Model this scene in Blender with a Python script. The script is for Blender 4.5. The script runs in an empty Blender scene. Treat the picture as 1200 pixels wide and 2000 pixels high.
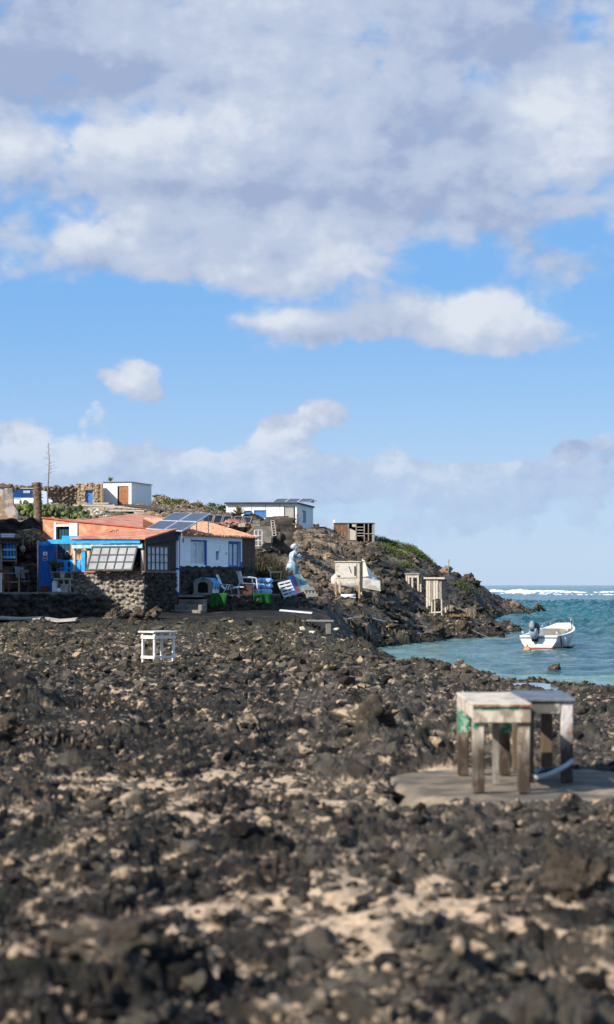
import bpy, math, random
import numpy as np
from mathutils import Vector, Matrix
random.seed(7)
R = math.radians
F = 4722.0                      # focal length in photograph pixels (85 mm lens, 36 mm tall frame)
HC, HY, CX = 1.7, 1143.0, 600.0 # eye height, horizon row, centre column
SC = bpy.context.scene
COL = SC.collection

def P(px, py, Y):
    """world point that lies Y metres ahead along the view"""
    return Vector(((px-CX)/F*Y, Y, HC+(HY-py)/F*Y))

# ------------------------------------------------------------------ camera, light, sky
cam_d = bpy.data.cameras.new('camera')
cam = bpy.data.objects.new('camera', cam_d); COL.objects.link(cam)
cam.location = (0, 0, HC); cam.rotation_euler = (R(90), 0, 0)
cam_d.sensor_fit = 'VERTICAL'; cam_d.sensor_height = 36; cam_d.lens = 85
cam_d.shift_y = 0.0715
cam_d.clip_start = 0.5; cam_d.clip_end = 60000
cam_d.dof.use_dof = True; cam_d.dof.focus_distance = 98; cam_d.dof.aperture_fstop = 2.9
SC.camera = cam

SUN_EL, SUN_AZ = 35.0, 38.0     # elevation; degrees towards the viewer from due left
sd = Vector((-math.cos(R(SUN_EL))*math.cos(R(SUN_AZ)), -math.cos(R(SUN_EL))*math.sin(R(SUN_AZ)), math.sin(R(SUN_EL))))
sun_d = bpy.data.lights.new('sun', 'SUN'); sun_d.energy = 5.0; sun_d.angle = R(0.53); sun_d.color = (1.0, 0.93, 0.82)
sun = bpy.data.objects.new('sun', sun_d); COL.objects.link(sun)
sun.rotation_euler = sd.to_track_quat('Z', 'Y').to_euler(); sun.location = (-40, -20, 60)

SC.view_settings.view_transform = 'Standard'; SC.view_settings.look = 'None'
EXPO = .6; SC.view_settings.exposure = EXPO; SC.view_settings.gamma = 1.0
SC.cycles.max_bounces = 5; SC.cycles.diffuse_bounces = 3; SC.cycles.glossy_bounces = 3
SC.cycles.transmission_bounces = 4; SC.cycles.use_denoising = True

W = bpy.data.worlds.new('World'); SC.world = W; W.use_nodes = True
nt = W.node_tree; nt.nodes.clear()
def mk(nt):
    def n(t, **k):
        x = nt.nodes.new(t)
        for a, b in k.items(): setattr(x, a, b)
        return x
    def put(sock, v):
        if hasattr(v, 'is_output') or isinstance(v, bpy.types.NodeSocket): nt.links.new(v, sock)
        else: sock.default_value = v
    def m(op, a, b=0.0, c=None, clamp=False):
        x = n('ShaderNodeMath', operation=op); x.use_clamp = clamp
        put(x.inputs[0], a); put(x.inputs[1], b)
        if c is not None: put(x.inputs[2], c)
        return x.outputs[0]
    def vm(op, a, b):
        x = n('ShaderNodeVectorMath', operation=op); put(x.inputs[0], a); put(x.inputs[1], b)
        return x.outputs['Value'] if op in ('DOT_PRODUCT', 'LENGTH') else x.outputs[0]
    def mix(f, a, b, blend='MIX'):
        x = n('ShaderNodeMix', data_type='RGBA', blend_type=blend); x.clamp_factor = True
        put(x.inputs[0], f); put(x.inputs[6], a); put(x.inputs[7], b)
        return x.outputs[2]
    def noise(vec, scale, detail=4.0, rough=0.55, dist=0.0, lac=2.0, dim='3D'):
        x = n('ShaderNodeTexNoise', noise_dimensions=dim); put(x.inputs['Vector'], vec)
        x.inputs['Scale'].default_value = scale; x.inputs['Detail'].default_value = detail
        x.inputs['Roughness'].default_value = rough; x.inputs['Distortion'].default_value = dist; x.inputs['Lacunarity'].default_value = lac
        return x.outputs['Fac']
    def step(x_, lo, hi):
        x = n('ShaderNodeMapRange', interpolation_type='SMOOTHSTEP'); put(x.inputs[0], x_)
        x.inputs[1].default_value = lo; x.inputs[2].default_value = hi
        return x.outputs[0]
    return n, put, m, vm, mix, noise, step
n, put, m, vm, mix, noise, step = mk(nt)
tc = n('ShaderNodeTexCoord'); sep = n('ShaderNodeSeparateXYZ'); nt.links.new(tc.outputs['Generated'], sep.inputs[0])
X, Y_, Z = sep.outputs
az = m('ARCTAN2', X, Y_)
el = m('DIVIDE', Z, m('SQRT', m('ADD', m('MULTIPLY', X, X), m('ADD', m('MULTIPLY', Y_, Y_), 1e-6))))
K = F/1000.0
cmb = n('ShaderNodeCombineXYZ'); put(cmb.inputs[0], m('MULTIPLY', az, K)); put(cmb.inputs[1], m('MULTIPLY', el, K))
q = cmb.outputs[0]
# horizontal direction and tangent of the elevation, in units of 1/4.722 rad
def blobs(lst):
    tot = None
    for cx, cy, rx, ry, a in lst:
        d = vm('SUBTRACT', q, ((cx-CX)/1000, (HY-cy)/1000, 0))
        d = vm('MULTIPLY', d, (1000/rx, 1000/ry, 0))
        e = m('MULTIPLY', m('EXPONENT', m('MULTIPLY', vm('DOT_PRODUCT', d, d), -1.0)), a)
        tot = e if tot is None else m('ADD', tot, e)
    return tot
cover = blobs([
 (600, 60, 1100, 240, 1.0), (420, 330, 520, 150, .75), (760, 430, 420, 120, .7), (170, 500, 170, 70, .62), (420, 520, 240, 55, .55), (660, 545, 170, 50, .5),
 (1080, 270, 260, 150, .6), (1120, 530, 130, 55, .45), (20, 300, 90, 60, .5), (0,460,60,40,.3),
 (930, 610, 170, 55, 1.05), (1010, 655, 130, 38, .75), (800, 640, 110, 42, .8), (560, 628, 120, 36, .95), (660, 640, 80, 35, .55),
 (265, 745, 60, 42, .75), (310, 775, 60, 22, .5), (180, 730, 60, 25, .22),
 (625, 795, 75, 34, .72), (660, 825, 130, 28, .5), (540, 830, 70, 24, .35), (295, 835, 30, 12, .3),
 (40, 900, 110, 75, .8), (165, 905, 70, 35, .6), (280, 910, 80, 45, .62), (430, 915, 110, 50, .7), (530, 890, 80, 50, .6), (640, 920, 150, 55, .72), (790, 935, 110, 40, .6), (920, 950, 100, 50, .55),
 (1060, 965, 160, 45, .5), (1150, 915, 90, 40, .5), (1115, 870, 42, 18, .55), (600, 1010, 900, 60, .38), (480, 945, 260, 45, .35), (980, 925, 220, 40, .3), (120, 960, 200, 50, .35),
 (25, 240, 70, 45, -.4), (30, 415, 110, 40, -.35), (900, 160, 70, 40, -.42), (880, 500, 80, 70, -.5), (1130, 465, 110, 40, -.5), (60, 140, 200, 130, .35), (1165, 60, 60, 50, -.3), (430,590,120,30,-.2),(800,545,160,22,-.35),(1130,600,60,60,-.25),
 (240, 590, 330, 34, -.5), (200, 660, 300, 50, -.3), (900, 760, 350, 70, -.4)])
q2 = vm('MULTIPLY', q, (1.0, 1.3, 1.0))
nA = noise(q2, 3.5, 9.0, .55, .08, dim='2D')
nAs = noise(vm('ADD', q2, (-.045, .06, 0)), 3.5, 9.0, .55, .08, dim='2D')
nB = noise(q2, 1.7, 3.0, .5, dim='2D')
nC = noise(vm('ADD', q2, (3.3, 7.1, 2.0)), 11.0, 8.0, .6, .1, dim='2D')
nCs = noise(vm('ADD', q2, (3.3-.02, 7.1+.03, 2.0)), 11.0, 8.0, .6, .1, dim='2D')
def vor(vec, scale):
    x = n('ShaderNodeTexVoronoi', feature='SMOOTH_F1', voronoi_dimensions='2D'); put(x.inputs['Vector'], vec)
    x.inputs['Scale'].default_value = scale; x.inputs['Detail'].default_value = 2.0; x.inputs['Roughness'].default_value = .55; x.inputs['Smoothness'].default_value = .35
    return x.outputs['Distance']
wv = n('ShaderNodeTexNoise'); put(wv.inputs['Vector'], q2); wv.inputs['Scale'].default_value = 7.0; wv.inputs['Detail'].default_value = 4.0
qw = vm('ADD', q2, vm('MULTIPLY', vm('SUBTRACT', wv.outputs['Color'], (.5, .5, .5)), (.12, .12, .12)))
vB = vor(qw, 8.5); vBs = vor(vm('ADD', qw, (-.022, .03, 0)), 8.5)
relief = m('ADD', m('MULTIPLY', m('SUBTRACT', vBs, vB), .20), m('ADD', m('MULTIPLY', m('SUBTRACT', nA, nAs), 1.35), m('MULTIPLY', m('SUBTRACT', nC, nCs), m('ADD', .35, m('MULTIPLY', step(el, .11, .05), .9)))))
dens_in = m('ADD', m('MULTIPLY', m('SUBTRACT', .60, vB), .60), m('ADD', cover, m('ADD', m('MULTIPLY', m('SUBTRACT', nA, .5), 1.2), m('MULTIPLY', m('SUBTRACT', nC, .5), .75))))
lowm = step(el, .115, .075)
dens = m('ADD', m('MULTIPLY', step(dens_in, .04, .78), m('SUBTRACT', 1.0, lowm)), m('MULTIPLY', step(dens_in, .18, .52), lowm))
bright = blobs([(1070, 240, 130, 90, .75), (920, 600, 150, 50, .8), (560, 618, 110, 28, .55), (230, 250, 180, 60, .38), (170, 470, 190, 60, .42), (560, 290, 130, 70, .32), (680, 500, 110, 60, .45), (60, 290, 90, 50, .45), (240, 90, 200, 60, .22), (660, 60, 150, 70, .2),
 (270, 735, 60, 40, .35), (630, 790, 80, 35, .3), (520, 880, 200, 40, .32), (50, 870, 120, 50, .5), (160, 895, 60, 30, .5), (920, 920, 120, 40, .2), (840, 370, 150, 40, .15), (450, 420, 150, 40, .15),
 (120, 150, 260, 70, -.3), (900, 250, 140, 50, -.35), (330, 375, 330, 35, -.3), (560, 380, 220, 30, -.25), (1000, 420, 250, 60, -.22), (50, 100, 120, 120, -.25), (850, 560, 90, 20, -.25), (950, 672, 200, 22, -.25), (560, 655, 120, 14, -.22), (800, 1020, 700, 60, -.05), (1115, 875, 60, 22, -.45), (1000,120,200,60,-.25), (620,175,90,40,.15)])
lit = m('ADD', m('ADD', m('ADD', .40, bright), relief), m('MULTIPLY', m('SUBTRACT', nB, .5), .5), clamp=True)
sky = n('ShaderNodeTexSky', sky_type='NISHITA'); sky.sun_disc = False
sky.sun_elevation = R(SUN_EL); sky.sun_rotation = R(-(90+SUN_AZ))
sky.air_density = 1.0; sky.dust_density = 0.35; sky.ozone_density = 2.2; sky.altitude = 0
STR = .10
def disp(r, g, b): return tuple(((c/255+.055)/1.055)**2.4 / STR / 2**EXPO for c in (r, g, b)) + (1.0,)
ramp = n('ShaderNodeValToRGB'); put(ramp.inputs[0], lit)
cr = ramp.color_ramp; cr.elements[0].position = 0.0; cr.elements[0].color = (0,0,0,1); cr.elements[1].position = 1.0; cr.elements[1].color = (1,1,1,1)
ccol = mix(step(lit, 0.0, .45), disp(162, 177, 209), disp(189, 201, 224))
ccol = mix(step(lit, .40, 1.05), ccol, disp(226, 232, 241))
low = step(el, .075, .012)      # haze towards the horizon
skyc = sky.outputs[0]
hs = n('ShaderNodeHueSaturation'); hs.inputs['Saturation'].default_value = 1.25; hs.inputs['Value'].default_value = 1.0
put(hs.inputs['Color'], skyc)
skyb = mix(.85, hs.outputs[0], mix(step(el, .0, .13), disp(180, 209, 244), disp(120, 176, 238)))
hz = mix(m('MULTIPLY', low, .62), ccol, disp(170, 196, 236))
dens = m('MULTIPLY', dens, m('SUBTRACT', .95, m('MULTIPLY', low, .5)))
front = step(Y_, .1, .6)        # the charted clouds lie ahead; behind, the sky stays open
g3 = noise(vm('MULTIPLY', tc.outputs['Generated'], (1.0, 1.0, 2.2)), 2.1, 6.0, .58)
around = m('MULTIPLY', step(g3, .45, .65), m('SUBTRACT', 1.0, m('MULTIPLY', front, m('SUBTRACT', 1.0, step(el, .38, .75)))))
skyb = mix(m('MULTIPLY', around, step(el, -.02, .06)), skyb, disp(208, 215, 228))   # sunlit cloud over the rest of the sky
final = mix(m('MULTIPLY', dens, m('MULTIPLY', front, m('SUBTRACT', 1.0, step(el, .38, .75)))), skyb, hz)
bg = n('ShaderNodeBackground'); bg.inputs['Strength'].default_value = STR
put(bg.inputs['Color'], final)
wo = n('ShaderNodeOutputWorld'); nt.links.new(bg.outputs[0], wo.inputs[0])

# ------------------------------------------------------------------ materials
def mat(name, col, rough=.8, var=.25, scale=6.0, bump=.25, bscale=40.0, col2=None, s2=5.0, thr=.55, soft=.06, spec=.3, metal=0.0, stretch=None, col3=None, s3=3.0, thr3=.6):
    M = bpy.data.materials.new(name); M.use_nodes = True
    t = M.node_tree; b = t.nodes['Principled BSDF']
    n, put, m, vm, mix, noise, step = mk(t)
    co = n('ShaderNodeTexCoord').outputs['Object']
    if stretch: co = vm('MULTIPLY', co, stretch)
    f = noise(co, scale, 6.0, .6)
    c = mix(step(f, .3, .7), tuple(x*(1-var) for x in col)+(1,), tuple(min(1, x*(1+var*.7)) for x in col)+(1,))
    if col2: c = mix(step(noise(co, s2, 8.0, .65), thr-soft, thr+soft), c, tuple(col2)+(1,))
    if col3: c = mix(step(noise(vm('ADD', co, (5.2, 1.3, 7.7)), s3, 8.0, .65), thr3-soft, thr3+soft), c, tuple(col3)+(1,))
    put(b.inputs['Base Color'], c)
    b.inputs['Roughness'].default_value = rough; b.inputs['Specular IOR Level'].default_value = spec; b.inputs['Metallic'].default_value = metal
    if bump:
        bp = n('ShaderNodeBump'); bp.inputs['Strength'].default_value = bump; bp.inputs['Distance'].default_value = .02
        put(bp.inputs['Height'], noise(co, bscale, 6.0, .65)); put(b.inputs['Normal'], bp.outputs[0])
    return M

def mat_ground():
    M = bpy.data.materials.new('lava_and_sand'); M.use_nodes = True
    t = M.node_tree; b = t.nodes['Principled BSDF']
    n, put, m, vm, mix, noise, step = mk(t)
    co = n('ShaderNodeTexCoord').outputs['Object']
    def at(a): x = n('ShaderNodeAttribute', attribute_name=a); return x.outputs['Fac']
    tone, sand, earth, algae, green = at('tone'), at('sand'), at('earth'), at('algae'), at('green')
    n1 = noise(co, 1.1, 8.0, .65); n2 = noise(co, 9.0, 8.0, .7); n3 = noise(co, 38.0, 6.0, .7)
    k = m('ADD', m('MULTIPLY', tone, .55), m('ADD', m('MULTIPLY', n2, .55), m('SUBTRACT', m('MULTIPLY', n1, .6), .35)), clamp=True)
    lava = mix(step(k, .22, 1.0), (.0055, .0052, .0050, 1), (.15, .126, .097, 1))
    lava = mix(step(n3, .55, .72), lava, mix(.45, lava, (.17, .14, .105, 1)))
    lava = mix(m('MULTIPLY', step(noise(co, 2.3, 7.0, .7), .56, .7), .35), lava, (.105, .062, .034, 1))
    lava = mix(m('MULTIPLY', algae, step(n2, .38, .6)), lava, (.062, .053, .028, 1))
    er = mix(m('ADD', m('MULTIPLY', n2, .7), m('SUBTRACT', m('MULTIPLY', tone, .7), .2), clamp=True), (.085, .056, .034, 1), (.46, .335, .215, 1))
    c = mix(earth, lava, er)
    ge = n('ShaderNodeNewGeometry'); sn_ = n('ShaderNodeSeparateXYZ'); t.links.new(ge.outputs['Normal'], sn_.inputs[0]); sp_ = n('ShaderNodeSeparateXYZ'); t.links.new(co, sp_.inputs[0])
    dust = m('ADD', m('MULTIPLY', noise(co, 1.7, 6.0, .65), .5), m('MULTIPLY', noise(co, 7.5, 7.0, .72), .62))
    dust = m('MULTIPLY', m('MULTIPLY', step(dust, .59, .67), step(sn_.outputs[2], .55, .85)), m('MULTIPLY', step(sp_.outputs[2], .45, .2), step(sp_.outputs[2], -.85, -.5)))
    sand = m('MAXIMUM', sand, m('MULTIPLY', dust, .8))
    sd_ = mix(noise(co, 5.0, 8.0, .7), (.42, .285, .175, 1), (.68, .51, .35, 1))
    sd_ = mix(step(noise(co, 26.0, 6.0, .7), .52, .66), sd_, (.19, .135, .09, 1))
    c = mix(sand, c, sd_)
    c = mix(m('MULTIPLY', green, step(n2, .35, .55)), c, (.05, .068, .016, 1))
    put(b.inputs['Base Color'], c)
    b.inputs['Roughness'].default_value = .8; b.inputs['Specular IOR Level'].default_value = .2
    bp = n('ShaderNodeBump'); bp.inputs['Strength'].default_value = .8; bp.inputs['Distance'].default_value = .03
    put(bp.inputs['Height'], m('ADD', n3, m('MULTIPLY', n2, 1.6))); put(b.inputs['Normal'], bp.outputs[0])
    return M
M_GROUND = mat_ground()

def mat_stone(name, dark, light, warm, scale=1.0):
    M = bpy.data.materials.new(name); M.use_nodes = True
    t = M.node_tree; b = t.nodes['Principled BSDF']
    n, put, m, vm, mix, noise, step = mk(t)
    co = n('ShaderNodeTexCoord').outputs['Object']
    tone = n('ShaderNodeAttribute', attribute_name='tone').outputs['Fac']
    k = m('ADD', tone, m('MULTIPLY', m('SUBTRACT', noise(co, 9*scale, 7.0, .7), .5), .9), clamp=True)
    c = mix(k, dark+(1,), light+(1,))
    c = mix(m('MULTIPLY', step(noise(co, 3.1*scale, 6.0, .65), .5, .68), .6), c, warm+(1,))
    put(b.inputs['Base Color'], c); b.inputs['Roughness'].default_value = .9; b.inputs['Specular IOR Level'].default_value = .2
    bp = n('ShaderNodeBump'); bp.inputs['Strength'].default_value = .6; bp.inputs['Distance'].default_value = .03
    put(bp.inputs['Height'], noise(co, 24*scale, 6.0, .7)); put(b.inputs['Normal'], bp.outputs[0])
    return M

# ------------------------------------------------------------------ noise in numpy
def hsh(ix, iy, s):
    n = ix.astype(np.int64).astype(np.uint32)*np.uint32(374761393) + iy.astype(np.int64).astype(np.uint32)*np.uint32(668265263) + np.uint32((s*2246822519) & 0xffffffff)
    n = (n ^ (n >> np.uint32(13)))*np.uint32(1274126177); n = n ^ (n >> np.uint32(16)); n = n*np.uint32(2246822519); return n ^ (n >> np.uint32(15))
def h01(ix, iy, s): return hsh(ix, iy, s).astype(np.float32)/np.float32(4294967296.0)
def perlin(x, y, s):
    ix, iy = np.floor(x), np.floor(y); fx, fy = (x-ix).astype(np.float32), (y-iy).astype(np.float32)
    ux, uy = fx*fx*fx*(fx*(fx*6-15)+10), fy*fy*fy*(fy*(fy*6-15)+10)
    def g(dx, dy):
        a = h01(ix+dx, iy+dy, s)*np.float32(6.2831853); return np.cos(a)*(fx-dx)+np.sin(a)*(fy-dy)
    a, b, c, d = g(0, 0), g(1, 0), g(0, 1), g(1, 1)
    return (a+(b-a)*ux) + ((c+(d-c)*ux)-(a+(b-a)*ux))*uy
def fbm(x, y, s, o=4, gain=.5):
    t, a = 0, 1.0
    for i in range(o): t = t+a*perlin(x, y, s+i*17); x, y, a = x*2.03+3.1, y*2.03-1.7, a*gain
    return t
def stones(x, y, cell, seed, dens, rmin, rmax, asp, warp=None, power=.7, blocky=1.35):
    """tallest of the jittered round stones over each point; returns height and the stone's random tone"""
    gx, gy = x/cell, y/cell; ix, iy = np.floor(gx), np.floor(gy)
    H = np.zeros(np.shape(x), np.float32); T = np.full(np.shape(x), .5, np.float32)
    for dx in (-1, 0, 1):
        for dy in (-1, 0, 1):
            cx, cy = ix+dx, iy+dy
            h1 = hsh(cx, cy, seed); h2 = hsh(cx, cy, seed+1); h3 = hsh(cx, cy, seed+2)
            lo = lambda h: (h & np.uint32(0xffff)).astype(np.float32)/65536.0
            hi = lambda h: (h >> np.uint32(16)).astype(np.float32)/65536.0
            rx = (gx-(cx+.15+.7*lo(h1))).astype(np.float32); ry = (gy-(cy+.15+.7*hi(h1))).astype(np.float32)
            r = rmin+(rmax-rmin)*lo(h2)**1.5
            an = hi(h2)*6.2831853; ca, sa = np.cos(an), np.sin(an)
            ex, ey = (rx*ca+ry*sa)/r, (ry*ca-rx*sa)/r*(1+.7*lo(h3))
            d = np.sqrt(ex*ex+ey*ey)
            if warp is not None: d = d*(1+warp)
            t = hi(h3)
            hh = r*cell*asp*(.55+.9*((t*7.3) % 1.0))*np.where(t > .35, sstep((1-d)*blocky, 0, 1), np.clip(1-d*d, 0, 1)**power)*(1+.5*ex)
            ok = (((t*3.7+.13) % 1.0) < dens) & (hh > H)
            H = np.where(ok, hh, H); T = np.where(ok, t, T)
    return H, T
def sstep(x, a, b):
    t = np.clip((x-a)/(b-a), 0, 1); return t*t*(3-2*t)

def np_mesh(name, V, Fq, mats, attrs=None, smooth=True):
    me = bpy.data.meshes.new(name)
    k = Fq.shape[1]
    me.vertices.add(len(V)); me.vertices.foreach_set('co', np.ascontiguousarray(V, np.float32).ravel())
    me.loops.add(Fq.size); me.loops.foreach_set('vertex_index', np.ascontiguousarray(Fq, np.int32).ravel())
    me.polygons.add(len(Fq)); me.polygons.foreach_set('loop_start', np.arange(0, Fq.size, k, dtype=np.int32))
    me.update(calc_edges=True)
    me.polygons.foreach_set('use_smooth', np.full(len(Fq), smooth))
    for a, v in (attrs or {}).items():
        at = me.attributes.new(a, 'FLOAT', 'POINT'); at.data.foreach_set('value', np.ascontiguousarray(v, np.float32).ravel())
    for m_ in mats: me.materials.append(m_)
    me.validate()
    return me
def grid_faces(nr, nc):
    i = np.arange((nr-1)*(nc-1)); r, c = i//(nc-1), i % (nc-1); a = r*nc+c
    return np.stack([a, a+1, a+nc+1, a+nc], 1)
def top(name, me, kind=None, label=None, cat=None, group=None):
    o = bpy.data.objects.new(name, me); COL.objects.link(o)
    if kind: o['kind'] = kind
    if label: o['label'] = label
    if cat: o['category'] = cat
    if group: o['group'] = group
    return o
# ------------------------------------------------------------------ the lie of the land
WZ = -0.9                       # sea level
def zp(py, Y): return HC+(HY-py)/F*Y
NEAR = [(3, 0), (30, 0), (60, .0)]
LAND = {
 -700: NEAR+[(72,.05),(80,.3),(86.5,.55),(88.2,.65),(88.5,1.38),(94.5,1.4),(95.4,4.1),(110,4.3),(150,5.8),(190,7.9),(235,9.8),(300,10.5),(430,8)],
 0: NEAR+[(72,.05),(80,.3),(86.5,.5),(87.6,.55),(88.0,1.38),(94.5,1.4),(95.4,4.1),(110,4.3),(118,4.75),(150,zp(1015,150)),(190,zp(990,190)),(235,9.6),(245,10.0),(300,10.5),(430,8)],
 80: NEAR+[(72,.05),(80,.3),(86.5,.5),(87.6,.55),(88.0,1.38),(94.5,1.4),(95.6,3.9),(110,4.2),(150,zp(1018,150)),(190,zp(990,190)),(235,9.6),(300,10.4),(430,8)],
 165: NEAR+[(72,.05),(80,.3),(85,.55),(87,.6),(88.4,1.2),(96,1.4),(98.5,3.2),(104,3.9),(130,zp(1022,130)),(160,zp(1008,160)),(200,zp(1000,200)),(240,zp(987,240)),(280,zp(985,280)),(320,11.2),(430,8)],
 230: NEAR+[(72,.05),(80,.3),(84,.5),(86,.6),(90,1.0),(97,1.4),(99.5,2.5),(105,3.7),(130,zp(1028,130)),(160,zp(1012,160)),(200,zp(1003,200)),(245,zp(990,245)),(280,zp(986,280)),(320,11.2),(430,8)],
 300: NEAR+[(72,.05),(80,.3),(84.5,.52),(86,.7),(90,1.0),(97,1.4),(100,2.2),(106,3.4),(130,zp(1032,130)),(160,zp(1012,160)),(200,zp(1003,200)),(250,zp(990,250)),(285,zp(986,285)),(310,zp(977,310)),(330,12.4),(430,9)],
 350: NEAR+[(72,.05),(80,.3),(85,.55),(89,.8),(91,1.0),(97,1.3),(100,2.0),(106,3.3),(130,zp(1034,130)),(160,zp(1016,160)),(200,zp(1003,200)),(250,zp(992,250)),(290,zp(984,290)),(310,zp(980,310)),(330,12),(430,9)],
 400: NEAR+[(72,.05),(80,.3),(85,.55),(88,.7),(91,.95),(97,1.2),(100,1.9),(106,3.3),(130,zp(1034,130)),(160,zp(1022,160)),(200,zp(1005,200)),(250,zp(994,250)),(300,zp(992,300)),(430,8)],
 440: NEAR+[(72,.05),(80,.3),(85,.55),(88,.7),(91,.95),(97,1.2),(102,1.9),(106,3.1),(130,zp(1034,130)),(150,zp(1027,150)),(190,zp(1009,190)),(215,zp(1006,215)),(260,zp(1008,260)),(430,7)],
 500: NEAR+[(72,.05),(80,.3),(85,.55),(90,.8),(92,.95),(98,1.2),(104,1.7),(112,2.4),(122,3.2),(126,zp(1036,126)),(150,zp(1027,150)),(190,zp(1013,190)),(215,zp(1012,215)),(260,8.6),(430,6)],
 560: NEAR+[(72,.05),(80,.3),(85,.5),(92,.8),(97,zp(1172,97)),(104,zp(1145,104)),(112,zp(1120,112)),(120,zp(1090,120)),(135,zp(1065,135)),(160,zp(1046,160)),(195,zp(1033,195)),(212,zp(1030,212)),(260,7.3),(430,5)],
 610: NEAR+[(72,.0),(80,.22),(85,.46),(92,.72),(98,zp(1173,98)),(106,zp(1150,106)),(116,zp(1120,116)),(130,zp(1090,130)),(150,zp(1065,150)),(180,zp(1046,180)),(205,zp(1038,205)),(222,zp(1033,222)),(262,7.2),(430,4)],
 640: NEAR+[(72,-.14),(80,-.08),(86,.12),(92,.42),(100,zp(1172,100)),(110,zp(1152,110)),(122,zp(1122,122)),(140,zp(1092,140)),(170,zp(1063,170)),(205,zp(1041,205)),(225,zp(1035,225)),(262,6.9),(430,4)],
 680: [(3,0),(40,0),(60,-.06),(72,-.28),(80,-.38),(88,-.42),(94,-.3),(99,.05),(104,.55),(108,zp(1176,108)),(116,zp(1158,116)),(140,zp(1115,140)),(170,zp(1080,170)),(205,zp(1057,205)),(228,zp(1046,228)),(262,6),(430,3)],
 710: [(3,0),(40,0),(60,-.15),(72,-.42),(82,-.66),(90,-.78),(95,-.8),(99,-.5),(104,.2),(110,zp(1180,110)),(116,zp(1160,116)),(140,zp(1117,140)),(170,zp(1085,170)),(205,zp(1062,205)),(228,zp(1050,228)),(262,6),(430,3)],
 735: [(3,0),(40,0),(62,-.2),(80,-.42),(89,-.7),(94,-1.0),(99,-1.0),(104,-.5),(108,zp(1205,108)),(113,zp(1175,113)),(122,zp(1150,122)),(140,zp(1120,140)),(165,zp(1090,165)),(195,zp(1068,195)),(222,zp(1053,222)),(245,5.6),(430,2)],
 775: [(3,0),(40,0),(60,-.25),(78,-.6),(86,-.85),(90,-1.0),(99,-1.5),(103,-.95),(108,zp(1232,108)),(114,zp(1208,114)),(122,zp(1180,122)),(132,zp(1150,132)),(150,zp(1126,150)),(170,zp(1102,170)),(200,zp(1080,200)),(226,zp(1067,226)),(250,4.6),(430,1)],
 810: [(3,0),(40,0),(58,-.28),(76,-.65),(84,-.9),(88,-1.05),(94,-1.6),(104,-1.5),(108,-.95),(113,zp(1234,113)),(122,zp(1212,122)),(130,zp(1188,130)),(138,zp(1163,138)),(150,zp(1140,150)),(170,zp(1114,170)),(200,zp(1091,200)),(226,zp(1077,226)),(250,4.2),(430,0)],
 860: [(3,0),(36,0),(52,-.25),(70,-.65),(80,-.9),(85,-1.1),(92,-1.8),(106,-1.8),(111,-.95),(118,zp(1230,118)),(130,zp(1208,130)),(139,zp(1199,139)),(145,zp(1186,145)),(155,zp(1162,155)),(175,zp(1138,175)),(200,zp(1122,200)),(226,zp(1113,226)),(250,2.4),(430,-1)],
 890: [(3,0),(34,0),(50,-.28),(66,-.65),(77,-.92),(82,-1.3),(108,-1.9),(114,-.95),(120,zp(1230,120)),(131,zp(1211,131)),(141,zp(1203,141)),(150,zp(1188,150)),(162,zp(1165,162)),(180,zp(1145,180)),(205,zp(1131,205)),(228,zp(1127,228)),(250,1.6),(430,-2)],
 930: [(3,0),(32,0),(48,-.3),(62,-.66),(73,-.92),(78,-1.5),(108,-2),(117,-.95),(122,zp(1230,122)),(133,zp(1213,133)),(142,zp(1208,142)),(152,-.35),(165,zp(1182,165)),(190,zp(1160,190)),(216,zp(1145,216)),(245,.9),(300,-3)],
 975: [(3,0),(30,0),(46,-.35),(60,-.72),(69,-.92),(74,-1.6),(112,-2),(121,-.97),(126,zp(1229,126)),(136,zp(1219,136)),(142,-1.0),(150,-1.8),(178,-1.5),(186,-.9),(200,zp(1188,200)),(222,zp(1170,222)),(245,-.2),(270,-3)],
 1015: [(3,0),(28,0),(44,-.38),(58,-.75),(67,-.93),(72,-1.7),(118,-2.2),(124,-1.0),(129,zp(1235,129)),(134,zp(1231,134)),(139,-1.05),(148,-2.2),(195,-1.9),(206,-.92),(222,zp(1181,222)),(240,-.7),(262,-3)],
 1045: [(3,0),(28,0),(44,-.4),(58,-.77),(67,-.93),(72,-1.8),(120,-2.4),(129,-1.15),(136,-2.2),(200,-2.2),(214,-.95),(226,zp(1193,226)),(236,-1.0),(250,-3)],
 1070: [(3,0),(28,0),(44,-.42),(58,-.77),(67,-.93),(72,-1.9),(120,-2.6),(225,-2.4),(300,-4)],
 1200: [(3,0),(26,0),(44,-.42),(58,-.76),(66,-.93),(71,-2),(120,-3),(300,-5)],
 1900: [(3,0),(26,0),(44,-.42),(58,-.76),(66,-.93),(71,-2),(120,-3),(300,-5)],
}
LK = sorted(LAND)
def base_z(px, Y):
    """smooth ground height on the ray of column px, Y metres out (arrays)"""
    px, Y = np.broadcast_arrays(np.asarray(px, float), np.asarray(Y, float))
    out = np.zeros(px.shape); prof = []
    for k in LK: prof.append(np.interp(Y, [a for a, _ in LAND[k]], [b for _, b in LAND[k]]))
    out = prof[0].copy()
    for i in range(len(LK)-1):
        t = np.clip((px-LK[i])/(LK[i+1]-LK[i]), 0, 1)
        sel = px >= LK[i]
        out = np.where(sel, prof[i]*(1-t)+prof[i+1]*t, out)
    Ys = np.interp(px, [690, 720, 760, 800, 880, 960, 1060, 1200], [98, 96.7, 92.3, 87.7, 83.5, 74.4, 69.4, 67.4])
    lim = np.minimum(0, HC-2.6*Y/Ys-.30)
    sel = (Y < Ys+3) & (px > 706)
    t = sstep(px, 706, 740)
    out = np.where(sel, out*(1-t)+np.minimum(out, lim)*t, out)
    return out
def gz(x, Y): return float(base_z(CX+x/Y*F, Y))
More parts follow.
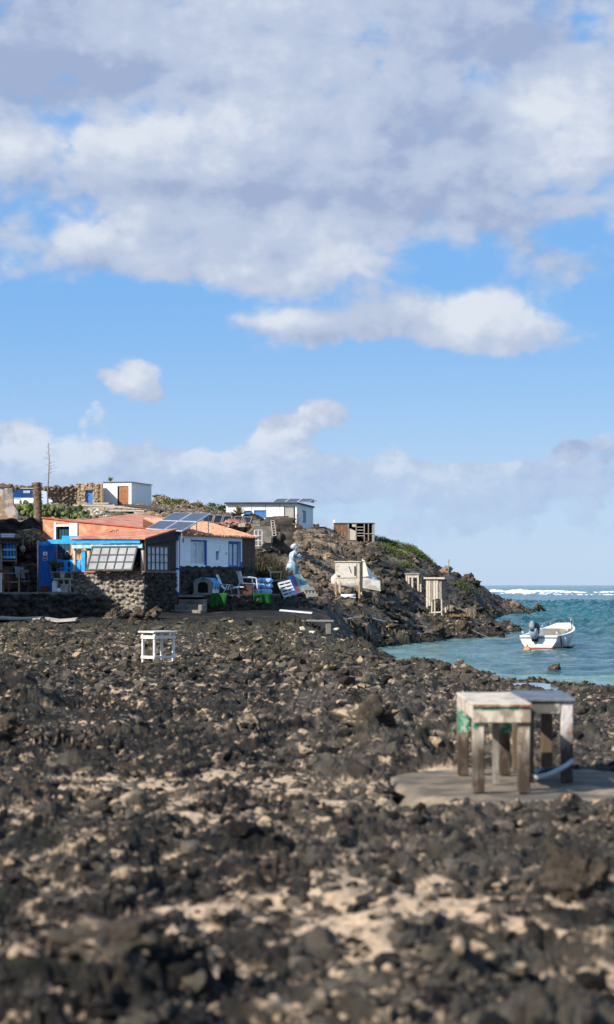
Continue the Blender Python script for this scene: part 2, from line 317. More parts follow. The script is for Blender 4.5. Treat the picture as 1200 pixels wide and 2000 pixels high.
def blob(px, Y, cpx, cY, rx, ry): return np.exp(-(((px-cpx)/rx)**2+((Y-cY)/ry)**2))

def surface(px, Y):
    """ground height and colour masks on the points (px, Y)"""
    x = (px-CX)/F*Y
    b = base_z(px, Y)
    wob = sstep(Y, 95, 140)
    b = b+wob*fbm(x/9, Y/9, 5, 4)*(.16+.39*sstep(px, 560, 640))
    wx, wy = x+.10*perlin(x*3.1, Y*3.1, 11)+.22*perlin(x*1.1, Y*1.1, 12), Y+.10*perlin(x*3.1, Y*3.1, 13)+.22*perlin(x*1.1, Y*1.1, 14)
    wn = .40*perlin(x*5, Y*5, 21)+.38*perlin(x*13, Y*13, 22)+.2*perlin(x*31, Y*31, 23)
    f1 = fbm(wx*.22, wy*.22, 31, 3); f2 = fbm(wx*.9, wy*.9, 41, 4); f3 = fbm(wx*4.2, wy*4.2, 51, 4, .6)
    beach = 1-sstep(Y, 80, 88)
    # --- shore platform: ropy lava knobs standing in pockets of sand
    big, t0 = stones(wx, wy, 1.7, 101, .34+.5*np.clip(f1, -.5, .5), .22, .46, .30, wn)
    mid, t1 = stones(wx, wy, .62, 111, .50, .20, .46, .30, wn)
    sml, t2 = stones(wx, wy, .27, 121, .62, .20, .46, .38, wn)
    tin, t3 = stones(wx, wy, .115, 131, .66, .18, .46, .48, wn)
    rdg = (1-2.2*np.abs(perlin(wx*1.7, wy*1.7, 71)))*.055+(1-2.2*np.abs(perlin(wx*5.1, wy*5.1, 72)))*.030+(1-2.2*np.abs(perlin(wx*14, wy*14, 73)))*.014
    rock = .07*f1+.085*f2+.078*f3+1.45*rdg+.020*fbm(wx*17, wy*17, 57, 3, .65)+np.maximum(np.maximum(big*.8+.35*mid, mid), 0)
    rock = np.maximum(rock+.5*sml, rock*.6+sml)+.5*tin
    mx = np.maximum.reduce([big, mid, sml]); tone = np.where(big >= mx, t0, np.where(mid >= mx, t1, t2))
    tone = .6*tone+.4*t3
    wet = sstep(Y, 40, 70)
    lev = .021+.018*(1-sstep(Y, 21, 28))+.05*fbm(x*.30, Y*.16, 61, 3)+.075*fbm(x*1.7, Y*1.1, 62, 4, .6)-.055*wet+.10*np.exp(-((Y-64)/2.6)**2)*sstep(px, 700, 350)
    lev = lev+.05*blob(px, Y, 560, 17, 400, 4)+.06*blob(px, Y, 700, 12.5, 400, 1.2)+.05*blob(px, Y, 150, 17, 250, 4)-.05*blob(px, Y, 300, 30, 400, 6)-.12*blob(px, Y, 730, 27, 160, 4)
    peb, tp = stones(wx+7, wy+3, .15, 141, .8, .15, .48, .62, wn); peb2, tp2 = stones(wx+2, wy+9, .075, 151, .75, .2, .5, .6, wn)
    sandz = lev+.012*f3
    sandy = np.maximum(sandz+.014, sandz+np.maximum(peb*.75, peb2*.7))
    s = sstep(sandy-rock, -.015, .02)
    pebmask = sstep(np.maximum(peb*.75, peb2*.7), .004, .012)*(np.where(peb > peb2, tp, tp2) > .45)
    h_b = np.maximum(rock, sandy); tone_b = np.where(s > .5, np.where(peb > peb2, tp, tp2), tone)
    sand_b = s*(1-.9*pebmask)
    bump = .16*blob(px, Y, 735, 28, 150, 5)+.35*blob(px, Y, 20, 33, 70, 1.6)
    h_b = h_b+bump*(1+1.5*f2)
    fl = sstep(np.abs(px-1010), 262, 222)*sstep(np.abs(Y-20.1), 1.95, 1.6)   # under the slab
    h_b = h_b*(1-fl)-.02*fl
    fl2 = sstep(np.abs(px-308), 75, 45)*sstep(np.abs(Y-52.5), 4.5, 3)
    h_b = h_b*(1-.7*fl2)-.04*fl2
    h_b = h_b-.06
    # --- hill and headlands: rubble and broken lava
    hm = 1-beach
    r1, u1 = stones(wx, wy, 3.4, 201, .5, .22, .46, .55, wn); r2, u2 = stones(wx, wy, 1.5, 211, .55, .2, .46, .6, wn); r3, u3 = stones(wx, wy, .65, 221, .6, .2, .46, .65, wn)
    cliff = np.maximum.reduce([sstep(px, 620, 730)*(1-sstep(Y, 150, 175)), sstep(px, 840, 900), .8*blob(px, Y, 600, 140, 60, 18), .55*blob(px, Y, 690, 180, 70, 25), .5*blob(px, Y, 760, 165, 60, 22)])
    amp = .30+.26*cliff
    calm = sstep(px, 600, 540)*(1-sstep(Y, 97, 104))
    calm = np.maximum(calm, blob(px, Y, 575, 91, 60, 3.5)*.85)
    amp = amp*(1-.93*calm)*(.15+.85*sstep(b, -1.35, -.85))
    r4, u4 = stones(wx, wy, 6.5, 231, .6, .25, .5, .42, wn)
    h_h = amp*(np.maximum(r1, np.maximum(r2*.9, r3*.9))+.35*r3+.30*f2+.14*f3+cliff*(.5*r4+.35*np.abs(f1)))-.14*amp
    mx = np.maximum.reduce([r1, r2, r3]); tone_h = np.where(r1 >= mx, u1, np.where(r2 >= mx, u2, u3))
    z = b+beach*h_b+hm*h_h
    tone = beach*tone_b+hm*tone_h
    sand = beach*sand_b*(1-.35*wet)
    sand = np.maximum(sand, .8*hm*blob(px, Y, 790, 188, 45, 9)*sstep(f2, -.1, .15))
    earth = hm*np.clip(np.maximum.reduce([blob(px, Y, 640, 130, 85, 26)*1.25, blob(px, Y, 600, 165, 90, 28), blob(px, Y, 700, 200, 70, 22)*.9, blob(px, Y, 780, 205, 40, 20)*.7, .95*blob(px, Y, 870, 143, 60, 7), sstep(px, 470, 380)*sstep(Y, 105, 118), .5*blob(px, Y, 930, 150, 60, 8), .4*blob(px, Y, 980, 215, 25, 12)])*(.85+1.3*f2), 0, 1)
    earth = earth*(1-.8*sstep(-(tone-.5), .0, .3)*.6)
    algae = np.clip(sstep(Y, 38, 62)*beach*(.75+.9*f1)+.5*hm*sstep(z, .1, -.6), 0, 1)
    green = np.clip(hm*np.maximum.reduce([blob(px, Y, 795, 222, 40, 9), .9*blob(px, Y, 765, 190, 20, 9), .9*blob(px, Y, 790, 172, 18, 5), .8*blob(px, Y, 760, 214, 25, 8)])*1.5+f2*.6-.25, 0, 1)
    tone = np.clip(tone-.45*sstep(z-WZ, .55, .05)*sstep(px, 600, 720)-.25*calm, 0, 1)  # wet foot darker; calm ground darkened for black sand plus the house's shade
    tone = tone*(1-.35*sstep(Y, 76, 90)*(1-sstep(Y, 100, 112)))
    return z, tone, sand, earth, algae, green

rows = np.concatenate([5.0*np.exp(np.arange(0, math.log(28/5.0), .0018)), 28*np.exp(np.arange(.0018, math.log(310/28.0), .0025)), np.linspace(312, 430, 40)])
cols = np.concatenate([np.linspace(-5200, -715, 110), np.linspace(-700, -130, 60), np.linspace(-125, 1325, 660), np.linspace(1332, 1900, 50), np.linspace(1920, 6200, 90)])
PXg, Yg = np.meshgrid(cols, rows)
gzv, g_tone, g_sand, g_earth, g_algae, g_green = surface(PXg, Yg)
Xg = (PXg-CX)/F*Yg
V = np.stack([Xg, Yg, gzv], -1).reshape(-1, 3)
top('ground', np_mesh('ground', V, grid_faces(len(rows), len(cols)), [M_GROUND], dict(tone=g_tone, sand=g_sand, earth=g_earth, algae=g_algae, green=g_green)), 'structure')
bx, by_ = np.meshgrid(np.linspace(-45, 45, 180), np.linspace(-70, 5.6, 150))
bz = -.13+.10*fbm(bx*.5, by_*.5, 33, 4)
top('ground', np_mesh('ground', np.stack([bx, by_, bz], -1).reshape(-1, 3), grid_faces(150, 180), [M_GROUND], dict(tone=.5+0*bx)), 'structure')
def ground_at(x, Y):
    r = np.searchsorted(rows, Y); c = np.searchsorted(cols, CX+x/Y*F)
    return float(gzv[min(r, len(rows)-1), min(c, len(cols)-1)])
def G(px, Y, dz=0.0): return Vector(((px-CX)/F*Y, Y, float(base_z(px, Y))+dz))
def GT(px, Y, dz=0.0): x = (px-CX)/F*Y; return Vector((x, Y, ground_at(x, Y)+dz))

# ------------------------------------------------------------------ loose stones lying on the platform (beyond counting)
def ico(sub):
    import bmesh
    bm = bmesh.new(); bmesh.ops.create_icosphere(bm, subdivisions=sub, radius=1.0)
    v = np.array([x.co[:] for x in bm.verts], np.float32); f = np.array([[x.index for x in p.verts] for p in bm.faces], np.int32); bm.free(); return v, f
def rock_shape(v, s, rough=.5):
    rng = np.random.default_rng(s)
    o = np.ones(len(v), np.float32)
    for _ in range(9):
        d = rng.normal(size=3); d /= np.linalg.norm(d); c = rng.uniform(.4, .8)
        o = np.minimum(o, np.where(v@d > .02, c/np.maximum(v@d, .02), 9))
    for k, a in ((2.1, rough), (4.7, rough*.5), (9.5, rough*.28)):
        ph = rng.uniform(0, 6, 9); M3 = rng.normal(size=(3, 3))*k/1.7
        w = v@M3; o = o*(1+a*.5*(np.sin(w[:, 0]+ph[0])*np.sin(w[:, 1]+ph[1])+np.sin(w[:, 2]+ph[2])*np.sin(w[:, 0]*.7+ph[3])))
    if len(v) > 600:
        for k, a in ((15, .16), (27, .12)):
            M3 = rng.normal(size=(3, 3))*k/1.7; w = v@M3; o = o*(1+a*np.sin(w[:, 0]+np.sin(w[:, 1])*1.5)*np.sin(w[:, 2]))
    return v*o[:, None]
def scatter(name, count, y0, y1, sub, smin, smax, seed, hill=False):
    rng = np.random.default_rng(seed)
    v0, f0 = ico(sub); protos = [rock_shape(v0, seed+i) for i in range(10)]
    Ys = np.exp(rng.uniform(math.log(y0), math.log(y1), count)); px = rng.uniform(-110, 1310, count)
    VV, FF, TT, SS, AA, EE = [], [], [], [], [], []; off = 0
    clump = fbm((px-CX)/F*Ys*.5, Ys*.5, 77, 3)
    if hill:
        px = rng.uniform(300, 1060, count); x_ = (px-CX)/F*Ys
        z_, tn_, sn_, er_, al_, gr_ = surface(px, Ys)
    for i in range(count):
        if hill:
            if z_[i] < WZ-.15 or gr_[i] > .4 or (px[i] < 545 and Ys[i] < 107) or (px[i] < 505 and Ys[i] < 135): continue
            if 540 < px[i] < 690 and Ys[i] < 99+rng.uniform(-4, 1): continue
        if clump[i] < rng.uniform(-.55, .1): continue
        x = (px[i]-CX)/F*Ys[i]; Y = Ys[i]
        if 785 < px[i] < 1230 and 18.4 < Y < 21.8 and (rng.random() < .95 or Y > 19): continue
        z = ground_at(x, Y)
        if Y > 42 and z < -.86: continue
        if not hill and Y > 84 and (px[i] < 560 or (px[i] < 660 and Y < 93)): continue
        s = smin+(smax-smin)*rng.random()**3.0
        a, t = rng.uniform(0, 6.28), rng.uniform(-.5, .5)
        Rz = np.array(Matrix.Rotation(a, 3, 'Z')@Matrix.Rotation(t, 3, 'X'))
        S = s*np.array([1, rng.uniform(.65, 1), rng.uniform(.5, .85)])
        v = (protos[i % 10]*S)@Rz.T+np.array([x, Y, z+s*(rng.uniform(-.05, .25) if sub < 3 else rng.uniform(-.55, -.1))])
        VV.append(v); FF.append(f0+off); off += len(v)
        if hill and px[i] > 730 and rng.random() < .25: v = (v-np.array([x, Y, z]))*1.9+np.array([x, Y, z])
        EE.append(np.full(len(v), er_[i]*rng.uniform(.35, 1.0)*(1 if px[i] < 700 else .42) if hill else 0.))
        TT.append(np.full(len(v), rng.random()*(1 if not hill else (.45 if z < WZ+.5 else .8 if px[i] < 740 else .6)))); tan = rng.random() < (0 if hill or sub == 3 else .10 if Y < 35 else .03)
        SS.append(np.full(len(v), .75 if tan else 0.)); AA.append(np.full(len(v), .5 if Y > 45 else 0.))
    o = top(name, np_mesh(name, np.concatenate(VV), np.concatenate(FF), [M_GROUND], dict(tone=np.concatenate(TT), sand=np.concatenate(SS), algae=np.concatenate(AA), earth=np.concatenate(EE)), smooth=(sub == 3)), 'stuff', 'brown and black rubble lying over the hillside' if hill else 'dark loose lava stones strewn over the sandy shore', 'rocks')
    return o
scatter('loose_lava_stones', 5500, 7.5, 42, 2, .016, .085, 500)
scatter('lava_lumps', 1500, 7.5, 34, 3, .04, .15, 800)
scatter('shore_stones', 10500, 36, 100, 1, .035, .19, 600)

scatter('hillside_rubble', 14000, 92, 300, 2, .06, .40, 700, True)

# ------------------------------------------------------------------ the sea
def mat_water():
    M = bpy.data.materials.new('sea_water'); M.use_nodes = True
    t = M.node_tree; b = t.nodes['Principled BSDF']
    n, put, m, vm, mix, noise, step = mk(t)
    co = n('ShaderNodeTexCoord').outputs['Object']
    sh = n('ShaderNodeAttribute', attribute_name='shallow').outputs['Fac']; fo = n('ShaderNodeAttribute', attribute_name='foam').outputs['Fac']
    pt = noise(vm('MULTIPLY', co, (.05, .022, 1)), 1.0, 5.0, .6)
    deep = mix(step(pt, .35, .65), (.004, .056, .068, 1), (.016, .122, .124, 1))
    c = mix(sh, deep, mix(step(noise(vm('MULTIPLY', co, (.5, .22, 1)), 1.0, 5.0, .6), .35, .65), (.05, .135, .115, 1), (.17, .275, .225, 1)))
    c = mix(step(m('ADD', fo, m('MULTIPLY', m('SUBTRACT', noise(vm('MULTIPLY', co, (1.4, .6, 1)), 1.0, 8.0, .7), .5), 1.2)), .5, .75), c, (.8, .84, .86, 1))
    put(b.inputs['Base Color'], c); b.inputs['Roughness'].default_value = .10; b.inputs['Specular IOR Level'].default_value = .36; b.inputs['IOR'].default_value = 1.333
    bp = n('ShaderNodeBump'); bp.inputs['Strength'].default_value = .9; bp.inputs['Distance'].default_value = .5
    put(bp.inputs['Height'], m('ADD', noise(vm('MULTIPLY', co, (1.3, .8, 1)), 1.6, 6.0, .62), m('MULTIPLY', noise(vm('MULTIPLY', co, (5, 3.2, 1)), 1.3, 5.0, .6), .35)))
    put(b.inputs['Normal'], bp.outputs[0])
    return M
wr = np.concatenate([38*np.exp(np.arange(0, 760)*.0030), np.exp(np.linspace(math.log(372), math.log(50000), 90))[1:]])
wc = np.concatenate([np.linspace(-3000, 560, 40), np.linspace(575, 1330, 420), np.linspace(1345, 4200, 50)])
PXw, Yw = np.meshgrid(wc, wr); Xw = (PXw-CX)/F*Yw
A = 2.1*(.066+.20*sstep(Yw, 80, 180)*sstep(PXw, 900, 1060)+.14*sstep(Yw, 180, 330))*(1-sstep(Yw, 900, 3000))
ch = 1-np.abs(2*perlin(Xw*.42+.2*perlin(Xw*.2, Yw*.2, 3), Yw*.30, 301))
wz = WZ+A*(.75*perlin(Xw*.16, Yw*.11, 302)+.8*(ch-.6)+.40*perlin(Xw*1.0, Yw*.75, 303)+.22*perlin(Xw*2.3, Yw*1.7, 304))
depth = WZ-base_z(PXw, np.minimum(Yw, 430))
shal = np.clip(sstep(depth, 1.5, -.1)*.9*(1-sstep(Yw, 98, 140))+.16*(1-sstep(Yw, 120, 240)), 0, 1)
shore = sstep(np.abs(WZ-base_z(PXw, np.minimum(Yw, 430))), .10, .0)
foam = .45*shore*(Yw > 60)*(Yw < 240)+.42*blob(PXw, Yw, 980, 74, 200, 4)*.6+.6*sstep(perlin(Xw*.035, Yw*.012, 310)+.35*perlin(Xw*.12, Yw*.05, 311), .46, .62)*sstep(Yw, 260, 420)
foam = np.clip(foam, 0, 1)
top('sea_water', np_mesh('sea_water', np.stack([Xw, Yw, wz], -1).reshape(-1, 3), grid_faces(len(wr), len(wc)), [mat_water()], dict(shallow=shal, foam=foam)), 'structure')

# white surf breaking on the reef far out
M_FOAM = mat('sea_foam', (.82, .86, .88), .9, .12, .6, .5, 2.0)
def breaker(x0, x1, Y, h, seed):
    k = max(24, int(abs(x1-x0)/.7)); xs = np.linspace(x0, x1, k)
    env = np.clip(1-np.abs(np.linspace(-1, 1, k))**4, 0, 1)
    hh = .52*h*env*np.clip(.6+.9*fbm(xs*.09, xs*0+seed, seed, 5, .6), .02, 1.5)
    yy = Y+4*perlin(xs*.02, xs*0+seed, seed+5)
    prof = [(-2.2, 0.0), (-1.3, .30), (-.6, .75), (-.1, 1.0), (.5, .8), (1.6, .35), (3.0, 0.0)]
    V = np.array([[xs[i]+.15*random.uniform(-1, 1), yy[i]+a*(.6+hh[i])+.25*random.uniform(-1, 1), WZ-.05+b*hh[i]*random.uniform(.82, 1.12)+.03] for i in range(k) for a, b in prof])
    return V, grid_faces(k, len(prof))
bv, bf, off = [], [], 0
for args in [(64, 112, 820, 1.9, 3), (104, 150, 840, 2.3, 4), (76, 88, 900, 1.2, 5), (60, 78, 760, .9, 6), (118, 150, 790, 1.6, 10), (56.5, 73, 690, .45, 7), (68, 85, 655, .55, 8), (78, 90, 560, .4, 9), (130, 200, 900, 2.4, 11), (-60, 60, 900, 2.0, 12), (66, 100, 960, 2.2, 13)]:
    v, f = breaker(*args); bv.append(v); bf.append(f+off); off += len(v)
top('surf', np_mesh('surf', np.concatenate(bv), np.concatenate(bf), [M_FOAM], smooth=True), 'stuff', 'white surf breaking along the far reef', 'surf')
# rock pool
M_POOL = mat('pool_water', (.10, .14, .16), .06, .2, 2.0, .25, 9.0, spec=.5)
# ------------------------------------------------------------------ building blocks
class MB:
    def __init__(s): s.v, s.f, s.t, s.tone = [], [], [], 0.5
    def add(s, vs, fs, tone=None):
        o = len(s.v); s.v += [Vector(x) for x in vs]; s.f += [[i+o for i in f] for f in fs]
        s.t += [s.tone if tone is None else tone]*len(vs); return s
    def par(s, o, a, b, c):      # parallelepiped from a corner and three edges
        o, a, b, c = map(Vector, (o, a, b, c))
        if a.cross(b).dot(c) < 0: a, b = b, a
        vs = [o, o+a, o+a+b, o+b, o+c, o+a+c, o+a+b+c, o+b+c]
        return s.add(vs, [(0, 3, 2, 1), (4, 5, 6, 7), (0, 1, 5, 4), (1, 2, 6, 5), (2, 3, 7, 6), (3, 0, 4, 7)])
    def box(s, x0, x1, y0, y1, z0, z1): return s.par((x0, y0, z0), (x1-x0, 0, 0), (0, y1-y0, 0), (0, 0, z1-z0))
    def bar(s, p, q, w, h=None, up=(0, 0, 1)):
        p, q = Vector(p), Vector(q); d = (q-p).normalized(); u = Vector(up)
        if abs(d.dot(u)) > .98: u = Vector((0, 1, 0))
        r = d.cross(u).normalized(); u = r.cross(d); h = h or w
        return s.par(p-r*w/2-u*h/2, r*w, u*h, q-p)
    def tube(s, pts, rad, n=8, cap=True):
        pts = [Vector(p) for p in pts]; k = len(pts); rad = [rad]*k if not hasattr(rad, '__len__') else rad
        vs, fs = [], []; pr = None
        for i, p in enumerate(pts):
            d = (pts[min(i+1, k-1)]-pts[max(i-1, 0)]).normalized()
            r = d.cross(Vector((0, 0, 1))) if pr is None else pr-d*pr.dot(d)
            if r.length < 1e-3: r = d.cross(Vector((0, 1, 0)))
            r.normalize(); pr = r; u = d.cross(r)
            for j in range(n):
                a = 2*math.pi*j/n; vs.append(p+(r*math.cos(a)+u*math.sin(a))*rad[i])
        for i in range(k-1):
            for j in range(n): fs.append((i*n+j, i*n+(j+1) % n, (i+1)*n+(j+1) % n, (i+1)*n+j))
        if cap: fs += [tuple(range(n-1, -1, -1)), tuple((k-1)*n+j for j in range(n))]
        return s.add(vs, fs)
    def loft(s, rings, cap=True):
        n = len(rings[0]); vs = [p for r in rings for p in r]; fs = []
        for i in range(len(rings)-1):
            for j in range(n): fs.append((i*n+j, i*n+(j+1) % n, (i+1)*n+(j+1) % n, (i+1)*n+j))
        if cap: fs += [tuple(range(n-1, -1, -1)), tuple((len(rings)-1)*n+j for j in range(n))]
        return s.add(vs, fs)
    def lathe(s, prof, n=14, c=(0, 0, 0)):
        c = Vector(c)
        return s.loft([[c+Vector((r*math.cos(2*math.pi*j/n), r*math.sin(2*math.pi*j/n), z)) for j in range(n)] for r, z in prof])
    def prism(s, poly, d):       # polygon (3-D points) swept by the vector d
        poly = [Vector(p) for p in poly]; d = Vector(d); k = len(poly)
        nrm = Vector((0, 0, 0))
        for i in range(k): nrm += poly[i].cross(poly[(i+1) % k])
        if nrm.dot(d) < 0: poly = poly[::-1]
        return s.add(poly+[p+d for p in poly], [tuple(range(k-1, -1, -1)), tuple(range(k, 2*k))]+[(i, (i+1) % k, (i+1) % k+k, i+k) for i in range(k)])
    def sheet(s, a, b, c, d, t):
        a, b, c, d = map(Vector, (a, b, c, d)); nn = (b-a).cross(d-a).normalized()*t
        return s.prism([a, b, c, d], nn)
    def leaf(s, p, d, w, l, tone=None):
        p, d = Vector(p), Vector(d).normalized(); r = d.cross(Vector((random.uniform(-1, 1), random.uniform(-1, 1), random.uniform(-1, 1)))).normalized()
        return s.add([p-r*w*.3, p+d*l*.5-r*w*.5, p+d*l, p+d*l*.5+r*w*.5], [(0, 1, 2, 3)], tone)
    def build(s, name, material, parent=None, smooth=False, bevel=0.0, xf=None):
        me = bpy.data.meshes.new(name)
        me.from_pydata([tuple(xf@v) if xf else tuple(v) for v in s.v], [], s.f); me.validate()
        at = me.attributes.new('tone', 'FLOAT', 'POINT')
        if len(me.vertices) == len(s.t): at.data.foreach_set('value', s.t)
        me.materials.append(material)
        if smooth: me.polygons.foreach_set('use_smooth', [True]*len(me.polygons))
        o = bpy.data.objects.new(name, me); COL.objects.link(o)
        if parent: o.parent = parent
        if bevel:
            b = o.modifiers.new('bevel', 'BEVEL'); b.width = bevel; b.segments = 1; b.limit_method = 'ANGLE'
        return o
def thing(name, label, cat, loc, rz=0.0, group=None):
    o = bpy.data.objects.new(name, None); COL.objects.link(o); o.location = loc; o.rotation_euler = (0, 0, rz)
    o['label'] = label; o['category'] = cat
    if group: o['group'] = group
    return o
def solo(o, label, cat, loc=None, rz=0.0, group=None):
    o['label'] = label; o['category'] = cat
    if loc is not None: o.location = loc; o.rotation_euler = (0, 0, rz)
    if group: o['group'] = group
    return o
def dup(o, loc, rz, label, group=None):
    c = o.copy(); COL.objects.link(c); c.location = loc; c.rotation_euler = (0, 0, rz); c['label'] = label
    if group: c['group'] = group
    for ch in o.children:
        d = ch.copy(); COL.objects.link(d); d.parent = c
        for g in ch.children:
            e = g.copy(); COL.objects.link(e); e.parent = d
    return c
def stone_face(mb, o, ux, L, H, cell, seed, depth=.10, step=.05, top_wob=.08, nrm=None, close=.35):
    """a wall of laid stones: displaced face from corner o along ux (unit, horizontal), height H, with a plain core behind"""
    o, ux = Vector(o), Vector(ux).normalized(); nn = Vector(nrm) if nrm else Vector((ux.y, -ux.x, 0))
    nx, nz = max(2, int(L/step)+1), max(2, int(H/step)+1)
    u, w = np.meshgrid(np.linspace(0, L, nx), np.linspace(0, H, nz))
    wn = .25*perlin(u*3/cell*.4, w*3/cell*.4, seed)
    h1, t1 = stones(u, w*1.35, cell, seed, 1.0, .40, .54, .9, wn, .45, 2.6); h2, t2 = stones(u+5, w*1.35+3, cell*.5, seed+9, .9, .3, .5, .8, wn, .45, 2.6)
    h = np.maximum(h1, h2*.8); h = np.clip(h/max(float(np.percentile(h, 98)), 1e-4), 0, 1.2)**.7*depth*1.3; t = np.where(h1 > h2*.8, t1, t2)
    tw = top_wob*perlin(np.linspace(0, L, nx)/cell*.8, np.zeros(nx)+seed, seed+3)*2
    vs, fs = [], []
    for i in range(nz):
        for j in range(nx):
            z = w[i, j]+(tw[j]*(w[i, j]/H)**3)
            vs.append(o+ux*u[i, j]+Vector((0, 0, z))+nn*float(h[i, j]))
    for i in range(nz-1):
        for j in range(nx-1): a = i*nx+j; fs.append((a, a+1, a+nx+1, a+nx))
    # top lip going back, and the two ends
    k = len(vs); top_ = [(nz-1)*nx+j for j in range(nx)]
    for j in range(nx): vs.append(vs[top_[j]]-nn*(close+float(h[nz-1, j]))+Vector((0, 0, random.uniform(-.3, .3)*depth)))
    for j in range(nx-1): fs.append((top_[j], top_[j+1], k+j+1, k+j))
    tone = list(t.ravel())+[float(x) for x in t[nz-1]]
    k2 = len(vs)
    for c in (0, nx-1):
        for i in range(nz): vs.append(vs[i*nx+c]-nn*close); tone.append(float(t[i, c]))
    for q, c in enumerate((0, nx-1)):
        for i in range(nz-1):
            a, b_ = i*nx+c, (i+1)*nx+c; d, e = k2+q*nz+i, k2+q*nz+i+1
            fs.append((a, b_, e, d) if q == 0 else (a, d, e, b_))
    off = len(mb.v); mb.v += vs; mb.f += [[i+off for i in f] for f in fs]; mb.t += tone
    return mb
def corrugated(mb, a, b, c, d, n, amp):
    """ribbed sheet over the quad a-b-c-d, ribs running a->d"""
    a, b, c, d = map(Vector, (a, b, c, d)); up = (b-a).cross(d-a).normalized()
    vs, fs = [], []
    for i in range(n*2+1):
        f = i/(n*2); o = up*(amp if i % 2 else -amp)
        vs += [a.lerp(b, f)+o, d.lerp(c, f)+o]
    for i in range(n*2): fs.append((2*i, 2*i+2, 2*i+3, 2*i+1))
    k = len(vs); vs2 = [v-up*amp*.8 for v in vs]
    fs2 = [(q+k, p+k, s_+k, r+k) for p, q, r, s_ in [(f[0], f[1], f[2], f[3]) for f in fs]]
    fs2 = [tuple(i+k for i in f[::-1]) for f in fs]
    edge = [(2*i, 2*i+k, 2*i+2+k, 2*i+2) for i in range(n*2)]
    return mb.add(vs+vs2, fs+fs2+edge)

# ------------------------------------------------------------------ materials of the built things
WHITE = mat('whitewash', (.80, .80, .78), .85, .06, 3.0, .15, 18, (.55, .50, .43), 1.6, .66, .05)
WHITE_D = mat('old_whitewash', (.74, .72, .69), .85, .1, 4.0, .2, 25, (.34, .30, .25), 4.0, .58, .06)
BLUE = mat('deep_blue_paint', (.010, .105, .38), .55, .2, 5.0, .1, 30)
BLUE_L = mat('bright_blue_paint', (.02, .30, .72), .6, .22, 6.0, .15, 30, (.30, .52, .68), 9.0, .64, .05)
BLUE_P = mat('faded_blue_paint', (.20, .48, .64), .7, .25, 5.0, .15, 30, (.50, .55, .52), 7.0, .55, .08)
BLUE_M = mat('mid_blue_paint', (.05, .17, .46), .6, .15, 5.0, .1, 30)
TEAL_D = mat('dark_teal_planks', (.010, .055, .085), .7, .3, 4.0, .1, 30, stretch=(6, 6, .6))
ORANGE = mat('orange_render', (.50, .205, .12), .85, .2, 4.0, .2, 20, (.66, .36, .22), 3.0, .56, .08, col3=(.24, .08, .05), s3=6.0, thr3=.68)
ORANGE_R = mat('orange_roof_coating', (.52, .24, .15), .8, .22, 2.0, .15, 14, (.34, .12, .085), 2.2, .52, .1, stretch=(1, 2.5, 1))
TILE = mat('clay_tiles', (.60, .31, .19), .85, .35, 6.0, .4, 22, (.40, .17, .10), 9.0, .55, .08)
PINK = mat('pink_render', (.48, .22, .15), .9, .2, 5.0, .2, 20)
BROWN_W = mat('brown_wall', (.085, .058, .040), .95, .3, 5.0, .5, 30, (.14, .10, .07), 9.0, .56, .1)
DARK_WOOD = mat('dark_wood', (.055, .042, .034), .8, .35, 5.0, .3, 40, stretch=(3, 3, .7))
GREY_WOOD = mat('grey_weathered_wood', (.25, .225, .19), .85, .3, 5.0, .3, 40, (.12, .10, .08), 8.0, .58, .08, stretch=(4, 4, .8))
PALE_WOOD = mat('pale_weathered_wood', (.50, .44, .36), .85, .22, 5.0, .3, 40, (.26, .20, .15), 7.0, .60, .08, stretch=(4, 4, .8))
TAN_WOOD = mat('tan_wood', (.36, .22, .11), .8, .3, 5.0, .25, 40, stretch=(3, 3, .7))
BROWN_DOOR = mat('brown_panel_wood', (.34, .145, .065), .7, .25, 6.0, .2, 40, stretch=(3, 3, .7))
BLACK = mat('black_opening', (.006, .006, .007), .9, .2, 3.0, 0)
BLACK_P = mat('black_plastic', (.012, .012, .013), .4, .2, 6.0, .1, 30, spec=.5)
METAL = mat('galvanised_metal', (.42, .43, .44), .45, .15, 8.0, .1, 30, metal=.7)
GREY_P = mat('grey_paint', (.22, .23, .24), .6, .2, 6.0, .15, 30)
GLASS_D = mat('dark_window_glass', (.02, .03, .045), .08, .3, 1.5, .04, 3.0, spec=.8)
GLASS_P = mat('dusty_window_glass', (.42, .45, .49), .25, .18, 1.8, .04, 4.0, (.58, .60, .64), 2.2, .55, .12, spec=.6)
PANEL = mat('solar_cells', (.060, .078, .125), .35, .12, 3.0, 0, spec=.25)
PANEL_F = mat('aluminium_frame', (.62, .64, .66), .4, .1, 8.0, .05, 30, metal=.3)
CLOTH_B = mat('blue_cloth', (.10, .36, .62), .95, .3, 4.0, .3, 24, (.45, .60, .70), 8.0, .60, .06)
CLOTH_P = mat('pale_blue_quilt', (.16, .36, .66), .95, .3, 5.0, .4, 20, (.42, .58, .78), 7.0, .52, .06)
GREEN_C = mat('green_turf_carpet', (.009, .088, .015), .98, .3, 9.0, .5, 90)
PLASTIC_W = mat('white_plastic', (.70, .72, .75), .45, .08, 4.0, .08, 20, (.45, .45, .44), 5.0, .66, .05)
TERRA = mat('terracotta', (.40, .10, .035), .85, .2, 6.0, .2, 30)
CREAM = mat('cream_gelcoat', (.78, .74, .66), .4, .06, 3.0, .05, 14, spec=.45)
HULL_W = mat('white_gelcoat', (.82, .82, .80), .35, .05, 3.0, .04, 14, (.62, .60, .55), 2.5, .66, .05, spec=.5)
HULL_OLD = mat('old_white_hull', (.72, .70, .65), .7, .12, 2.0, .1, 14, (.46, .40, .32), 2.2, .54, .08)
ANTIFOUL = mat('red_antifouling', (.40, .065, .03), .75, .3, 5.0, .2, 20, (.20, .05, .03), 6.0, .55, .08)
